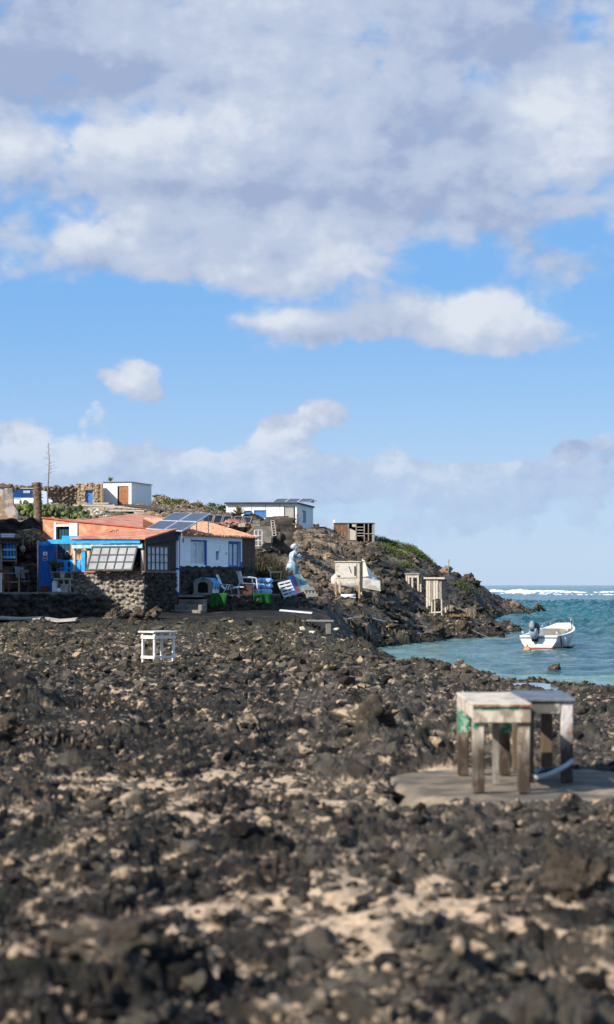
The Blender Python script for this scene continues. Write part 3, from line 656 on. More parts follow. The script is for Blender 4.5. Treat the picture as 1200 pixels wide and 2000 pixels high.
ROPE_M = mat('rope', (.45, .40, .33), .95, .2, 20, .3, 60)
RUST = mat('rusty_sheet', (.15, .075, .045), .9, .4, 4.0, .4, 22, (.27, .17, .12), 4.0, .54, .08, stretch=(3, 3, .6))
STRAW = mat('dry_thatch', (.34, .26, .18), .95, .5, 9.0, .5, 30)
PLASTER = mat('peeling_plaster', (.43, .36, .32), .92, .15, 2.0, .4, 12, (.17, .15, .145), .9, .53, .05, col3=(.26, .17, .10), s3=1.2, thr3=.56)
CONCRETE = mat('concrete', (.20, .185, .16), .95, .25, 3.0, .5, 30, (.11, .10, .09), 1.4, .55, .12)
ST_DARK = mat_stone('dark_and_shaded_masonry', (.010, .0095, .0095), (.085, .073, .062), (.11, .08, .06))  # dark lava; also the house masonry with its shade put into the colour
ST_LIT = mat_stone('lit_lava_masonry', (.045, .040, .034), (.36, .32, .27), (.40, .29, .20))  # sunlit copy of the house masonry, paler than the shaded one
ST_TAN = mat_stone('tan_dry_stone', (.17, .125, .08), (.46, .36, .25), (.34, .22, .12), .5)
ST_HILL = mat_stone('brown_dry_stone', (.045, .034, .026), (.28, .21, .15), (.20, .13, .08), .5)
ST_PALE = mat_stone('pale_rubble', (.26, .22, .18), (.58, .52, .44), (.40, .32, .24), .7)
def mat_leaf(name, dark, light, rough=.6):
    M = bpy.data.materials.new(name); M.use_nodes = True; t = M.node_tree; b = t.nodes['Principled BSDF']
    n, put, m, vm, mix, noise, step = mk(t)
    tone = n('ShaderNodeAttribute', attribute_name='tone').outputs['Fac']
    put(b.inputs['Base Color'], mix(tone, dark+(1,), light+(1,))); b.inputs['Roughness'].default_value = rough; b.inputs['Specular IOR Level'].default_value = .25
    return M
L_CACT = mat_leaf('cactus_green', (.025, .040, .010), (.125, .15, .048))
L_BUSH = mat_leaf('bush_green', (.030, .042, .010), (.12, .15, .035))
L_REED = mat_leaf('dry_reed', (.018, .016, .009), (.085, .068, .034))
L_AGAVE = mat_leaf('agave_leaf', (.07, .062, .028), (.30, .25, .13))
L_DRY = mat_leaf('dry_grass', (.12, .08, .04), (.34, .24, .12))
BARK = mat('palm_bark', (.13, .088, .055), .95, .4, 3.0, .6, 18, (.27, .19, .11), 5.0, .56, .1, stretch=(1, 1, 4))
STALK = mat('dry_stalk', (.17, .13, .10), .95, .2, 6.0, .2, 30)

# ------------------------------------------------------------------ the house on the shore
HA = Vector((-5.81, 86.5, 0)); HTH = math.atan2(-.42, .9075)
house = thing('seaside_house', 'low fisherman house with orange roof, white side wall and blue trim', 'house', HA, HTH)
def hw(x, y, z=0.0): return HA+Matrix.Rotation(HTH, 3, 'Z')@Vector((x, y, z))
# front stone wall (lit) and its return under the side window, shaded by a darker stone copy
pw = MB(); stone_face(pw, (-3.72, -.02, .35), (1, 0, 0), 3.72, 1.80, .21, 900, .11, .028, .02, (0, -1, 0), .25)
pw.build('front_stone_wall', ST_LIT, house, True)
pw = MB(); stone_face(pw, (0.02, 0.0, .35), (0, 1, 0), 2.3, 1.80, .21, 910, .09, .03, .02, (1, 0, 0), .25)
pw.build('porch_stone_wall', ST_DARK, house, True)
MB().box(-2.95, .06, -.10, .12, 2.155, 2.21).box(-.12, .06, .12, 2.25, 2.155, 2.21).build('sill', mat('terracotta_ledge', (.30, .14, .085), .9, .3, 5, .2, 20), house, bevel=.008)
for x, y in ((-.11, .06), (-2.32, .06), (-2.92, .06)): MB().box(x-.05, x+.05, y-.05, y+.05, 2.21, 3.20).build('porch_post', PALE_WOOD, house)
dk = MB().box(-.05, .045, .0, .10, 2.21, 3.22).box(-.05, .045, 1.78, 2.30, 2.21, 3.4).box(-.05, .045, .10, 1.78, 3.12, 3.30)
dk.build('porch_side_frame', DARK_WOOD, house)
# side window with a grid of small panes
sw = MB()
for y in (.12, 1.74): sw.box(-.01, .06, y-.025, y+.025, 2.23, 3.11)
for z in (2.245, 3.095): sw.box(-.01, .06, .145, 1.715, z-.02, z+.02)
for i in range(1, 5): y = .12+i*.324; sw.box(.0, .05, y-.014, y+.014, 2.265, 3.075)
for i in range(1, 3): z = 2.245+i*.283; sw.box(.002, .048, .145, 1.715, z-.012, z+.012)
w_ = sw.build('porch_window', BLACK_P, house)
MB().box(.012, .018, .14, 1.72, 2.26, 3.08).build('pane', GLASS_P, w_)
# tilted awning window of fifteen panes
def tilt(x, t, d): return Vector((x, -.06-.42*t-d*.9, 3.08-.86*t+d*.42))
aw = MB()
def tb(mb, x0, x1, t0, t1, d0, d1):
    mb.par(tilt(x0, t0, d0), (x1-x0, 0, 0), tilt(0, t1, 0)-tilt(0, t0, 0), tilt(0, 0, d1)-tilt(0, 0, d0))
tb(aw, -2.12, -.22, -.01, .05, 0, .05); tb(aw, -2.12, -.22, .95, 1.01, 0, .05); tb(aw, -2.12, -2.06, .05, .95, 0, .05); tb(aw, -.28, -.22, .05, .95, 0, .05)
for i in range(1, 5): x = -2.06+i*.356; tb(aw, x-.02, x+.02, .05, .95, .005, .048)
for i in range(1, 3): t = .05+i*.3; tb(aw, -2.06, -.28, t-.022, t+.022, .008, .044)
a_ = aw.build('awning_window', mat('dark_grey_bars', (.06, .062, .065), .7, .2, 6, .15, 30), house)
g = MB(); tb(g, -2.06, -.28, .05, .95, .015, .022); g.build('pane', mat('milky_glass', (.18, .20, .215), .4, .12, 2.0, .03, 5, (.26, .275, .285), 1.5, .52, .15, spec=.2), a_)
for x in (-1.62, -.55): MB().box(x-.05, x+.05, -.09, -.03, 3.09, 3.15).build('hinge', PALE_WOOD, a_)
MB().box(-2.05, -.25, .10, .14, 2.35, 3.05).build('porch_shade_sheet', BLACK, house)  # black sheet standing in for the shade inside the porch
MB().par((-.27, -.47, 2.24), (.04, 0, 0), (0, .03, 0), (.02, .42, .3)).build('stay', DARK_WOOD, a_)
# blue fascia boards and pergola beams
MB().box(-2.95, -.04, -.10, -.055, 3.03, 3.185).build('lower_fascia', BLUE_P, house, bevel=.006)
MB().box(-3.95, -1.72, -.15, -.105, 3.20, 3.36).box(-1.715, -.10, -.16, -.105, 3.195, 3.35).build('fascia_board', BLUE_L, house, bevel=.006)
MB().par((-3.75, .55, 3.36), (2.4, 0, -.02), (0, .05, 0), (0, 0, .15)).par((-3.9, .1, 3.24), (0, 2.1, .06), (.09, 0, 0), (0, 0, .13)).par((-2.6, .1, 3.24), (0, 2.1, .06), (.09, 0, 0), (0, 0, .12)).build('pergola_beam', BLUE_L, house, bevel=.006)
MB().box(-3.80, -3.68, -.06, .06, 1.38, 3.20).build('gate_post', BLUE, house, bevel=.006)
# orange roof of the porch, rising towards the parapet
MB().prism([(-2.95, -.22, 3.375), (.14, -.22, 3.335), (.14, 2.32, 3.74), (-2.95, 2.32, 3.62)], (0, 0, .05)).build('porch_roof', ORANGE_R, house)
MB().prism([(.085, -.16, 3.335), (.085, 2.3, 3.735), (.085, 2.3, 3.36), (.085, -.16, 3.14)], (.04, 0, 0)).build('roof_fascia', mat('dark_red_board', (.050, .028, .026), .8, .3, 6, .2, 30), house)
# main body
mb = MB()
mb.prism([(-5.62, 2.32, 1.0), (-5.02, 2.32, 1.0), (-5.02, 2.32, 4.16), (-5.62, 2.32, 4.22)], (0, .25, 0))
mb.prism([(-4.42, 2.32, 1.0), (0, 2.32, 1.0), (0, 2.32, 3.66), (-2.0, 2.32, 3.86), (-4.42, 2.32, 4.08)], (0, .25, 0))
mb.prism([(-5.02, 2.32, 3.90), (-4.42, 2.32, 3.90), (-4.42, 2.32, 4.08), (-5.02, 2.32, 4.16)], (0, .25, 0))
mb.build('parapet_wall', ORANGE, house)
MB().prism([(-5.66, 2.27, 4.225), (-4.42, 2.27, 4.085), (-2.0, 2.27, 3.865), (-.05, 2.27, 3.67), (-.05, 2.27, 3.70), (-4.42, 2.27, 4.13), (-5.66, 2.27, 4.27)], (0, .35, 0)).build('coping', mat('red_coping', (.42, .11, .06), .9, .2, 5, .2, 20), house)
dr = MB().box(-5.02, -4.42, 2.42, 2.47, 1.38, 3.90).build('plank_door', TEAL_D, house)
for i in range(4): MB().box(-5.0+i*.145, -4.872+i*.145, 2.395, 2.42, 1.4, 3.88).build('plank', TEAL_D, dr)
MB().box(-5.10, -5.02, 2.25, 2.33, 2.6, 4.05).box(-4.44, -4.10, 2.26, 2.318, 3.42, 4.02).box(-5.02, -4.44, 2.26, 2.318, 3.9, 3.97).build('door_surround', WHITE, house)
# little scrawled mark on the parapet
sc = MB()
for p, q in (((-2.62, 3.76), (-2.52, 3.70)), ((-2.52, 3.70), (-2.56, 3.62)), ((-2.56, 3.62), (-2.66, 3.64)), ((-2.45, 3.75), (-2.36, 3.74)), ((-2.45, 3.75), (-2.45, 3.68)), ((-2.45, 3.68), (-2.36, 3.68)), ((-2.36, 3.68), (-2.37, 3.61)), ((-2.37, 3.61), (-2.47, 3.61)), ((-2.72, 3.70), (-2.62, 3.70))):
    sc.bar((p[0], 2.312, p[1]), (q[0], 2.312, q[1]), .012, .022, (0, 0, 1))
sc.build('painted_mark', BLACK, house)
# white side wall with stone plinth
SIDE_W = mat('white_side_wall', (.86, .87, .89), .85, .05, 2.0, .12, 20, (.60, .62, .64), 1.4, .66, .05)
def wall_with_holes(mb, y0, y1, z0, z1, holes, x0, x1):
    ys = sorted({y0, y1}|{h[0] for h in holes}|{h[1] for h in holes}); zs = sorted({z0, z1}|{h[2] for h in holes}|{h[3] for h in holes})
    for a, b in zip(ys, ys[1:]):
        run = None
        for c, d in zip(zs, zs[1:]):
            if any(h[0] <= a and b <= h[1] and h[2] <= c and d <= h[3] for h in holes):
                if run: mb.box(x0, x1, a, b, *run); run = None
            else: run = (run[0], d) if run else (c, d)
        if run: mb.box(x0, x1, a, b, *run)
holes = [(3.55, 4.75, 2.46, 3.34), (5.62, 5.86, 2.66, 2.99), (6.72, 7.62, 2.42, 3.34)]
sm = MB(); wall_with_holes(sm, 2.46, 7.85, 2.38, 3.56, holes, -.2, .0); sm.build('side_wall', SIDE_W, house)
pl = MB(); stone_face(pl, (.01, 2.46, .6), (0, 1, 0), 6.6, 1.80, .26, 930, .08, .05, .05, (1, 0, 0), .22); pl.build('stone_plinth', ST_DARK, house, True)
MB().box(-.3, -.002, 7.855, 9.0, 1.2, 3.58).box(-5.3, -.3, 8.8, 9.0, 1.2, 3.58).build('end_wall', BROWN_W, house)
MB().box(-5.6, -5.4, 2.6, 8.8, 1.0, 4.0).build('rear_wall', ORANGE, house)
for y0, y1, z0, z1 in (holes[0], holes[2]):
    fr = MB().box(-.09, -.05, y0, y0+.06, z0, z1).box(-.09, -.05, y1-.06, y1, z0, z1).box(-.09, -.05, y0+.06, y1-.06, z1-.06, z1).box(-.09, -.05, y0+.06, y1-.06, z0, z0+.05).box(-.085, -.045, (y0+y1)/2-.035, (y0+y1)/2+.035, z0+.05, z1-.06)
    wn_ = fr.build('sliding_window', PLASTIC_W if y0 < 5 else BLUE_M, house)
    MB().box(-.075, -.07, y0+.06, y1-.06, z0+.05, z1-.06).build('pane', GLASS_P, wn_)
    bt = MB().box(-.2, .012, y1, y1+.10, z0-.04, z1+.05).box(-.2, .012, y0, y1, z1, z1+.05)
    if y0 > 5: bt.box(-.2, .014, y0-.05, y0, z0-.04, z1+.05).box(-.2, .012, y0, y1, z0-.05, z0).box(.001, .013, y1+.10, y1+.22, 2.36, 2.60)
    bt.build('blue_trim', BLUE, wn_)
MB().box(-.12, -.11, 5.62, 5.86, 2.66, 2.99).box(-.11, .006, 5.62, 5.655, 2.66, 2.99).box(-.11, .006, 5.655, 5.86, 2.955, 2.99).build('wall_niche', BLUE, house)
MB().box(.001, .03, 2.9, 2.96, 3.28, 3.44).build('meter_box', GREY_P, house); MB().box(.001, .02, 6.45, 6.49, 2.86, 2.95).build('socket_box', GREY_P, house)
# corner post painted white and blue
pp = MB().box(-.05, .12, 2.32, 2.44, 1.45, 2.26).box(-.05, .12, 2.32, 2.44, 2.34, 3.34)
pp = pp.build('corner_post', SIDE_W, house)
MB().box(-.055, .125, 2.31, 2.45, 1.36, 1.45).box(-.055, .125, 2.31, 2.45, 2.26, 2.34).box(-.055, .125, 2.31, 2.45, 3.34, 3.52).box(.105, .130, 2.40, 2.455, 1.45, 3.34).build('blue_band', BLUE, pp)
# tiled roof
tr = MB()
corrugated(tr, (.16, 2.5, 3.58), (.16, 9.1, 3.56), (-1.9, 8.9, 4.16), (-1.9, 3.4, 4.22), 30, .028)
tr.build('tile_roof', TILE, house)
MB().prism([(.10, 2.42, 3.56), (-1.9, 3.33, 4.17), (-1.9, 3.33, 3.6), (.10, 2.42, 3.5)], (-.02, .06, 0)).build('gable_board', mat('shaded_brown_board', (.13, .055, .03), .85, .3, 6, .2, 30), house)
MB().prism([(-5.5, 2.58, 3.95), (-1.85, 2.58, 3.75), (-1.85, 9.0, 4.14), (-5.5, 9.0, 4.5)], (0, 0, .06)).build('flat_roof', ORANGE_R, house)
# gutter tiles along the eave
ev = MB()
for i in range(24): ev.tube([(.20, 2.6+i*.27, 3.55), (.02, 2.6+i*.27, 3.62)], .06, 6)
ev.build('eave_tiles', TILE, house, True)
# solar panels on a stand on the roof
BL, BR, TR_, TL = P(284, 1034, 88.7), P(356, 1039, 88.2), P(414, 1003, 90.0), P(340, 1002, 90.6)
sol = thing('solar_array', 'tilted rack of four blue solar panels on the orange roof', 'solar panels', (BL+BR+TR_+TL)/4-Vector((0, 0, .9)))
o_ = sol.location
def bil(u, v): return (BL*(1-u)*(1-v)+BR*u*(1-v)+TR_*u*v+TL*(1-u)*v)-o_
nn = (BR-BL).cross(TL-BL).normalized()
for i in range(2):
    for j in range(2):
        a, b, c, d = bil(i*.5+.012, j*.5+.012), bil(i*.5+.488, j*.5+.012), bil(i*.5+.488, j*.5+.488), bil(i*.5+.012, j*.5+.488)
        pf = MB().sheet(a, b, c, d, .03).build('panel_frame', PANEL_F, sol)
        q_ = MB()
        def inn(s, t): return (a*(1-s)*(1-t)+b*s*(1-t)+c*s*t+d*(1-s)*t)+nn*.038
        for s in range(3):
            for t in range(2):
                e = .02; s0, s1, t0, t1 = .035+s*.31+.0015, .035+(s+1)*.31-.0015, .04+t*.46+.002, .04+(t+1)*.46-.002
                q_.add([inn(s0, t0), inn(s1, t0), inn(s1, t1), inn(s0, t1)], [(0, 1, 2, 3)])
        q_.build('cells', PANEL, pf)
lg = MB()
for u, v in ((.95, .05), (.95, .55), (.5, .9), (.05, .9), (.97, .92)): p_ = bil(u, v)-nn*.02; lg.bar(p_, Vector((p_.x, p_.y, p_.z-.25-v*.55)), .035)
lg.bar(bil(.95, .05)-nn*.03, bil(.95, .92)-nn*.03, .035); lg.bar(bil(.05, .05)-nn*.03, bil(.05, .92)-nn*.03, .035)
lg.build('stand', METAL, sol)
# ------------------------------------------------------------------ terrace in front of the house, left
def k(Y): return Y/F            # metres per photograph pixel at distance Y
tw = MB()
pts = [P(-140, 1160, 87.6), P(60, 1160, 87.2), P(150, 1160, 86.6), P(205, 1166, 86.0)]
for i in range(3):
    a, b = pts[i], pts[i+1]; d = Vector((b.x-a.x, b.y-a.y, 0))
    stone_face(tw, (a.x, a.y, .25), d, d.length, 1.13-.12*(i == 2), .28, 1000+i*7, .13, .05, .06, None, .5)
solo(tw.build('retaining_wall', ST_DARK, None, True), 'long dark lava stone retaining wall below the blue door terrace', 'wall')
tf = MB().prism([P(-160, 1143, 87.5).xy.to_3d(), P(60, 1143, 87.3).xy.to_3d(), P(152, 1143, 86.75).xy.to_3d(), hw(-2.7, -.1).xy.to_3d(), hw(-3.0, 2.2).xy.to_3d(), hw(-5.6, 2.3).xy.to_3d(), P(-160, 1143, 95).xy.to_3d()], (0, 0, .10))
o = tf.build('terrace_floor', CONCRETE); o.location.z = 1.345; o['kind'] = 'structure'
# footpath of pale trodden concrete below the wall
fp = MB()
pp_ = [(-60, 84.3, 1.0), (0, 84.6, .9), (40, 84.3, .8), (80, 83.4, .75), (115, 82.2, .7), (150, 81.4, .6)]
L_, R_ = [], []
for px, Y, w in pp_:
    x = (px-CX)/F*Y; z = max(ground_at(x, Y), ground_at(x, Y+.5))+.06; L_.append(Vector((x, Y-w*.7, z-.02))); R_.append(Vector((x, Y+w*.7, z+.03)))
for i in range(len(L_)-1): fp.prism([L_[i], L_[i+1], R_[i+1], R_[i]], (0, 0, .05))
o = fp.build('footpath', mat('pale_path', (.34, .30, .26), .95, .3, 2.0, .4, 14)); o['kind'] = 'structure'
# plank gate / blue door at the terrace
bd = thing('blue_door', 'tall deep blue wooden door with a pasted notice beside the shore house', 'door', hw(-4.08, -.02, 1.48), HTH)
def rb(mb, x0, x1, z0, z1, y0=-.02, y1=.02): return mb.box(x0, x1, y0, y1, z0, z1)
rb(MB(), -.28, .27, 0, 1.66).build('leaf', BLUE, bd)
rb(rb(rb(MB(), -.28, .27, .80, .86, -.034, -.021), -.28, -.20, 0, .80, -.034, -.021), .19, .27, 0, .80, -.034, -.021).build('rail', BLUE, bd)
rb(rb(MB(), -.15, -.01, .08, .72, -.03, -.021), .02, .15, .08, .72, -.03, -.021).build('lower_panel', BLUE, bd)
rb(MB(), -.33, .34, 1.665, 1.82, -.04, .03).build('lintel', BLUE_L, bd)
rb(MB(), .275, .36, -.05, 1.66, -.035, .04).build('jamb', BLUE_L, bd)
MB().tube([(-.33, -.03, -.1), (-.33, -.03, 1.86)], .028, 8).build('pipe', METAL, bd, True)
nt_ = rb(MB(), -.11, .07, 1.12, 1.44, -.026, -.021).build('notice', PLASTIC_W, bd)
rb(rb(rb(MB(), -.10, .06, 1.13, 1.20, -.028, -.0262), -.10, .06, 1.215, 1.31, -.028, -.0262), -.045, .01, 1.355, 1.40, -.028, -.0262).build('printed_block', mat('notice_red', (.28, .08, .06), .7, .3, 9, 0), nt_)
MB().tube([(.22, -.05, .75), (.22, -.05, .88)], .012, 6).build('handle', METAL, bd)
# bench with slats, shelf, pots
bb = thing('blue_slat_bench', 'bright blue slatted bench end above the stone wall, under the pergola', 'bench', hw(-3.35, .10, 2.16), HTH)
for i in range(4): MB().box(-.30+i*.27, -.15+i*.27, -.03, 0, .0, .48-.02*i).build('slat', BLUE_L, bb)
MB().box(-.32, .70, .005, .03, .38, .46).build('top_rail', BLUE_L, bb); MB().box(-.32, .70, .005, .03, .12, .20).build('lower_rail', BLUE_L, bb)
MB().box(.72, .88, -.06, .06, 0, .78).build('end_post', BLUE_L, bb)
sh = MB().box(-.42, .55, -.22, .02, 0, .035).box(-.38, -.34, -.18, .0, -.2, -.0).box(.44, .48, -.18, .0, -.2, 0).build('wall_shelf', GREY_P)
solo(sh, 'narrow grey shelf fixed to the stone wall right of the blue door', 'shelf', hw(-3.30, -.14, 2.16), HTH)
def pot(name, label, cat, loc, r, h, m_, plant=None, rim=True, group=None):
    t = thing(name, label, cat, loc, random.random(), group)
    MB().lathe([(r*.01, 0), (r*.74, 0), (r*.98, h*.97), (r*1.08 if rim else r, h*.97), (r*1.08 if rim else r, h), (r*.86, h), (r*.80, h*.86), (.001, h*.86)], 16).build('body', m_, t, True)
    if plant:
        lf = MB()
        for i in range(plant[0]):
            a = random.uniform(0, 6.28); e = random.uniform(.5, 1.4); lf.leaf((0, 0, h*.85), (math.cos(a)*math.cos(e), math.sin(a)*math.cos(e), math.sin(e)), plant[1]*.25, plant[1]*random.uniform(.5, 1), random.random())
        lf.build('plant', L_BUSH, t)
    return t
pot('flower_pot', 'round terracotta pot standing at the foot of the blue door', 'pot', hw(-3.92, -.38, 1.45), .16, .24, TERRA)
pot('potted_plant', 'small leafy plant in a pot on the grey wall shelf', 'plant', hw(-3.62, -.22, 2.195), .09, .14, BLACK_P, (40, .42))
pot('potted_herb', 'dark bushy herb in a pot at the left end of the grey wall shelf', 'plant', hw(-3.42, -.26, 2.195), .07, .11, BLUE_M, (30, .30))
bk = pot('white_bucket', 'white bucket standing on the little wooden stand', 'bucket', hw(-3.12, -.48, 1.97), .095, .17, PLASTIC_W)
MB().tube([(.09*math.cos(a), .09*math.sin(a)*.3-.02, .16+.09*abs(math.sin(a))) for a in np.linspace(0, 3.14, 9)], .006, 5).build('handle', METAL, bk)
bk = pot('laundry_tub', 'larger white plastic tub on the terrace floor below the stand', 'tub', hw(-2.95, -.62, 1.45), .17, .27, PLASTIC_W)
MB().tube([(.17*math.cos(a), .17*math.sin(a), .2-.1*math.sin(a)) for a in np.linspace(3.3, 6.1, 9)], .008, 5).build('handle', GREY_P, bk)
cn = thing('jerrycan', 'tall white canister standing right of the blue door', 'canister', hw(-3.45, -.42, 1.45), HTH)
MB().box(-.10, .10, -.08, .08, 0, .34).prism([(-.10, -.08, .34), (.10, -.08, .34), (.06, -.05, .41), (-.06, -.05, .41)], (0, .12, 0)).build('body', PLASTIC_W, cn, bevel=.02)
MB().lathe([(.03, .41), (.03, .45), (.001, .45)], 10, (.02, 0, 0)).build('cap', BLUE, cn)
st = thing('plant_stand', 'little wooden stand carrying a white bucket on the terrace', 'stand', hw(-3.08, -.46, 1.45), HTH)
MB().box(-.34, .32, -.14, .14, .46, .50).build('top', PALE_WOOD, st)
for x in (-.26, .02, .26): MB().box(x-.025, x+.025, -.03, .03, 0, .46).build('leg', PALE_WOOD, st)
MB().box(-.22, .22, -.025, .025, .10, .14).build('stretcher', PALE_WOOD, st)
sk = thing('paper_sack', 'crumpled white sack slumped against the white tub', 'sack', hw(-3.12, -.72, 1.45), HTH)
sm = MB(); rings = []
for i, (r, z) in enumerate(((.09, 0), (.115, .03), (.10, .09), (.06, .13), (.02, .15))): rings.append([Vector((r*(1+.25*math.sin(3*a+i))*math.cos(a), r*.7*(1+.2*math.cos(4*a+i))*math.sin(a), z)) for a in np.linspace(0, 5.9, 14)])
sm.loft(rings).build('bag', PLASTIC_W, sk, True)
# sun ornament on the sunlit wall behind
sn = thing('sun_ornament', 'round tan plaque with a dark sun burst on the pergola wall', 'wall plaque', hw(-4.02, 2.30, 2.97), HTH)
MB().lathe([(.001, 0), (.34, 0), (.36, .015), (.34, .03), (.001, .035)], 32).build('disc', mat('sandy_plaque', (.52, .30, .15), .85, .15, 4, .15, 16), sn).rotation_euler = (R(90), 0, 0)
sr = MB()
for i in range(16):
    a = i*math.pi/8+.1; l = .30 if i % 2 == 0 else .22
    sr.prism([Vector((math.cos(a+.13)*.08, -.037, math.sin(a+.13)*.08)), Vector((math.cos(a)*l, -.037, math.sin(a)*l)), Vector((math.cos(a-.13)*.08, -.037, math.sin(a-.13)*.08))], (0, -.008, 0))
sr.prism([Vector((.09*math.cos(t), -.036, .09*math.sin(t))) for t in np.linspace(0, 5.9, 16)], (0, -.016, 0)).build('sun_burst', DARK_WOOD, sn)
jt = thing('water_jug', 'dark round kettle hanging above the blue slat bench', 'kettle', hw(-3.52, .55, 2.62), HTH)
MB().lathe([(.02, 0), (.10, .01), (.13, .08), (.12, .16), (.06, .22), (.05, .24), (.001, .25)], 14).build('body', BLACK_P, jt, True)
MB().tube([(.11, 0, .1), (.19, 0, .16), (.22, 0, .22)], [.025, .02, .014], 8).build('spout', BLACK_P, jt, True)
MB().tube([(.09*math.cos(a), 0, .22+.11*math.sin(a)) for a in np.linspace(0, 3.14, 9)], .009, 6).build('handle', METAL, jt)
jw = pot('tin_pail', 'small pale tin pail hung beside the kettle', 'pail', hw(-3.80, .5, 2.66), .08, .2, METAL)
# --- left room: lean-to with dark opening, stone back wall, blue pallet shutter, thatch
bw = MB(); stone_face(bw, P(-120, 1160, 93.6).xy.to_3d()+Vector((0, 0, 1.2)), (1, -.02, 0), 4.1, 3.05, .34, 1100, .14, .06, .1, None, .6)
solo(bw.build('rear_terrace_wall', ST_DARK, None, True), 'dark lava stone wall rising behind the terrace, left of the blue door', 'wall')
lw = MB(); stone_face(lw, P(26, 1143, 90.4).xy.to_3d()+Vector((0, 0, 1.3)), (1, -.1, 0), .98, 1.22, .26, 1120, .12, .05, .12, None, .5)
solo(lw.build('low_stone_wall', ST_DARK, None, True), 'low broken lava stone wall under the thatch, beside the blue door', 'wall')
MB_ = MB().par(P(-90, 1150, 91.0), (3.0, -.3, 0), (0, .25, 0), (0, 0, .85))
solo(MB_.build('rendered_low_wall', mat('stained_render', (.10, .085, .08), .95, .4, 2.5, .5, 14)), 'low stained grey wall under the blue shutter at the frame edge', 'wall')
lr = thing('lean_to_roof', 'sagging dark board roof over the left end of the terrace', 'lean-to', P(0, 1053, 91.0), 0)
MB().par((-2.2, -.6, 0), (3.05, 0, -.03), (0, 2.6, .25), (0, 0, .05)).build('board_roof', DARK_WOOD, lr)
for x, y in ((.62, -.3), (.08, -.35), (-1.2, -.3)): MB().tube([(x, y, 0), (x+.02, y+.02, -.7), (x-.01, y, -1.95)], [.035, .045, .04], 7).build('crooked_post', PALE_WOOD if x < .5 else GREY_WOOD, lr, True)
MB().par((-2.0, -.62, -.16), (2.7, 0, -.02), (0, .05, 0), (0, 0, .10)).build('edge_beam', DARK_WOOD, lr)
bs = thing('blue_shutter', 'bright blue slatted pallet shutter hanging under the board roof', 'shutter', P(20, 1091, 90.6), 0)
for i in range(4): MB().box(-.24+i*.115, -.17+i*.115, -.02, .0, -.02, .62).build('slat', BLUE_L if i else BLUE, bs)
for z in (0.02, .30): MB().box(-.26, .22, -.05, -.021, z, z+.07).build('rail', BLUE_P, bs)
MB().box(-.30, .26, -.03, .02, -.10, -.06).build('ledge', TAN_WOOD, bs)
wb = thing('white_cool_box', 'flat white box lying on the board roof at the left edge', 'box', P(16, 1050, 90.8), .05)
MB().box(-.25, .25, -.2, .2, 0, .075).build('body', PLASTIC_W, wb, bevel=.01); MB().box(-.26, .26, -.21, .21, .078, .14).build('lid', PLASTIC_W, wb, bevel=.01)
by = thing('hanging_float', 'old pale fishing float hanging under the thatch', 'float', P(45, 1072, 90.2), 0)
MB().lathe([(.001, -.14), (.06, -.12), (.105, -.04), (.11, .03), (.07, .10), (.001, .13)], 12).build('float_body', GREY_WOOD, by, True); MB().tube([(0, 0, .1), (.01, 0, .35)], .01, 5).build('cord', ROPE_M, by)
# thatch canopy
th = thing('thatch_canopy', 'shaggy palm thatch canopy at the foot of the palm trunk', 'canopy', P(62, 1058, 91.2), 0)
tm = MB()
for i in range(1500):
    a = random.uniform(-.1, 1.1); f = random.random()
    x = -.55+1.25*f; zt = .62*(1-abs(2*(f*.8+.12)-1)**1.6)*.85
    y = random.uniform(-.5, .5); z = zt*random.uniform(.15, 1)-.05
    tm.leaf((x, y-.15*(.6-z), z), (random.uniform(-.9, .4), random.uniform(-.6, -.1), random.uniform(-.55, .1)), random.uniform(.02, .04), random.uniform(.15, .36), random.random())
tm.build('fronds', mat_leaf('thatch_frond', (.07, .05, .035), (.46, .36, .26), .9), th)
mnd = MB(); rings = []
for i, (r, z) in enumerate(((.62, -.02), (.58, .12), (.42, .32), (.22, .46), (.05, .52))): rings.append([Vector((.08+r*(1+.1*math.sin(5*a+i))*math.cos(a), r*.8*math.sin(a), z)) for a in np.linspace(0, 5.95, 16)])
mnd.loft(rings).build('mound', mat('thatch_base', (.10, .075, .055), .95, .4, 8, .6, 20), th, True)
MB().tube([(-.62, -.3, -.02), (-.3, -.34, .02), (.35, -.34, -.01), (.7, -.3, .03)], .03, 6).build('edge_pole', PALE_WOOD, th, True)
# furniture in the shade
tb_ = thing('wooden_table', 'dark wooden table with a teal top standing in the shade at the far left', 'table', P(24, 1157, 88.8), .08)
MB().box(-.36, .30, -.25, .25, .68, .72).build('top', mat('teal_table_top', (.02, .20, .20), .6, .2, 5, .1, 20), tb_)
for x in (-.32, .26):
    for y in (-.2, .2): MB().box(x-.025, x+.025, y-.025, y+.025, 0, .68).build('leg', TAN_WOOD, tb_)
MB().box(-.32, .26, -.225, -.195, .36, .40).build('rail', TAN_WOOD, tb_)
ch = thing('wooden_chair', 'reddish wooden chair pushed to the left side of the teal table', 'chair', P(8, 1157, 88.4), .2)
RW = mat('reddish_wood', (.16, .045, .025), .7, .25, 6, .2, 30)
MB().box(-.2, .2, -.2, .2, .42, .46).build('seat', RW, ch)
for x in (-.18, .18):
    MB().box(x-.02, x+.02, -.2, -.16, 0, .42).build('leg', RW, ch); MB().box(x-.02, x+.02, .16, .2, 0, .86).build('leg', RW, ch)
MB().box(-.16, .16, .165, .195, .55, .84).build('backrest', RW, ch)
fc = thing('folding_chair', 'dark folded chair leaning beside the low stone wall', 'chair', P(50, 1157, 88.9), -.1)
for x in (-.16, .14):
    MB().bar((x, .1, 0), (x+.03, -.18, .48), .035).build('leg', DARK_WOOD, fc); MB().bar((x, -.16, 0), (x-.05, .16, .85), .035).build('leg', DARK_WOOD, fc)
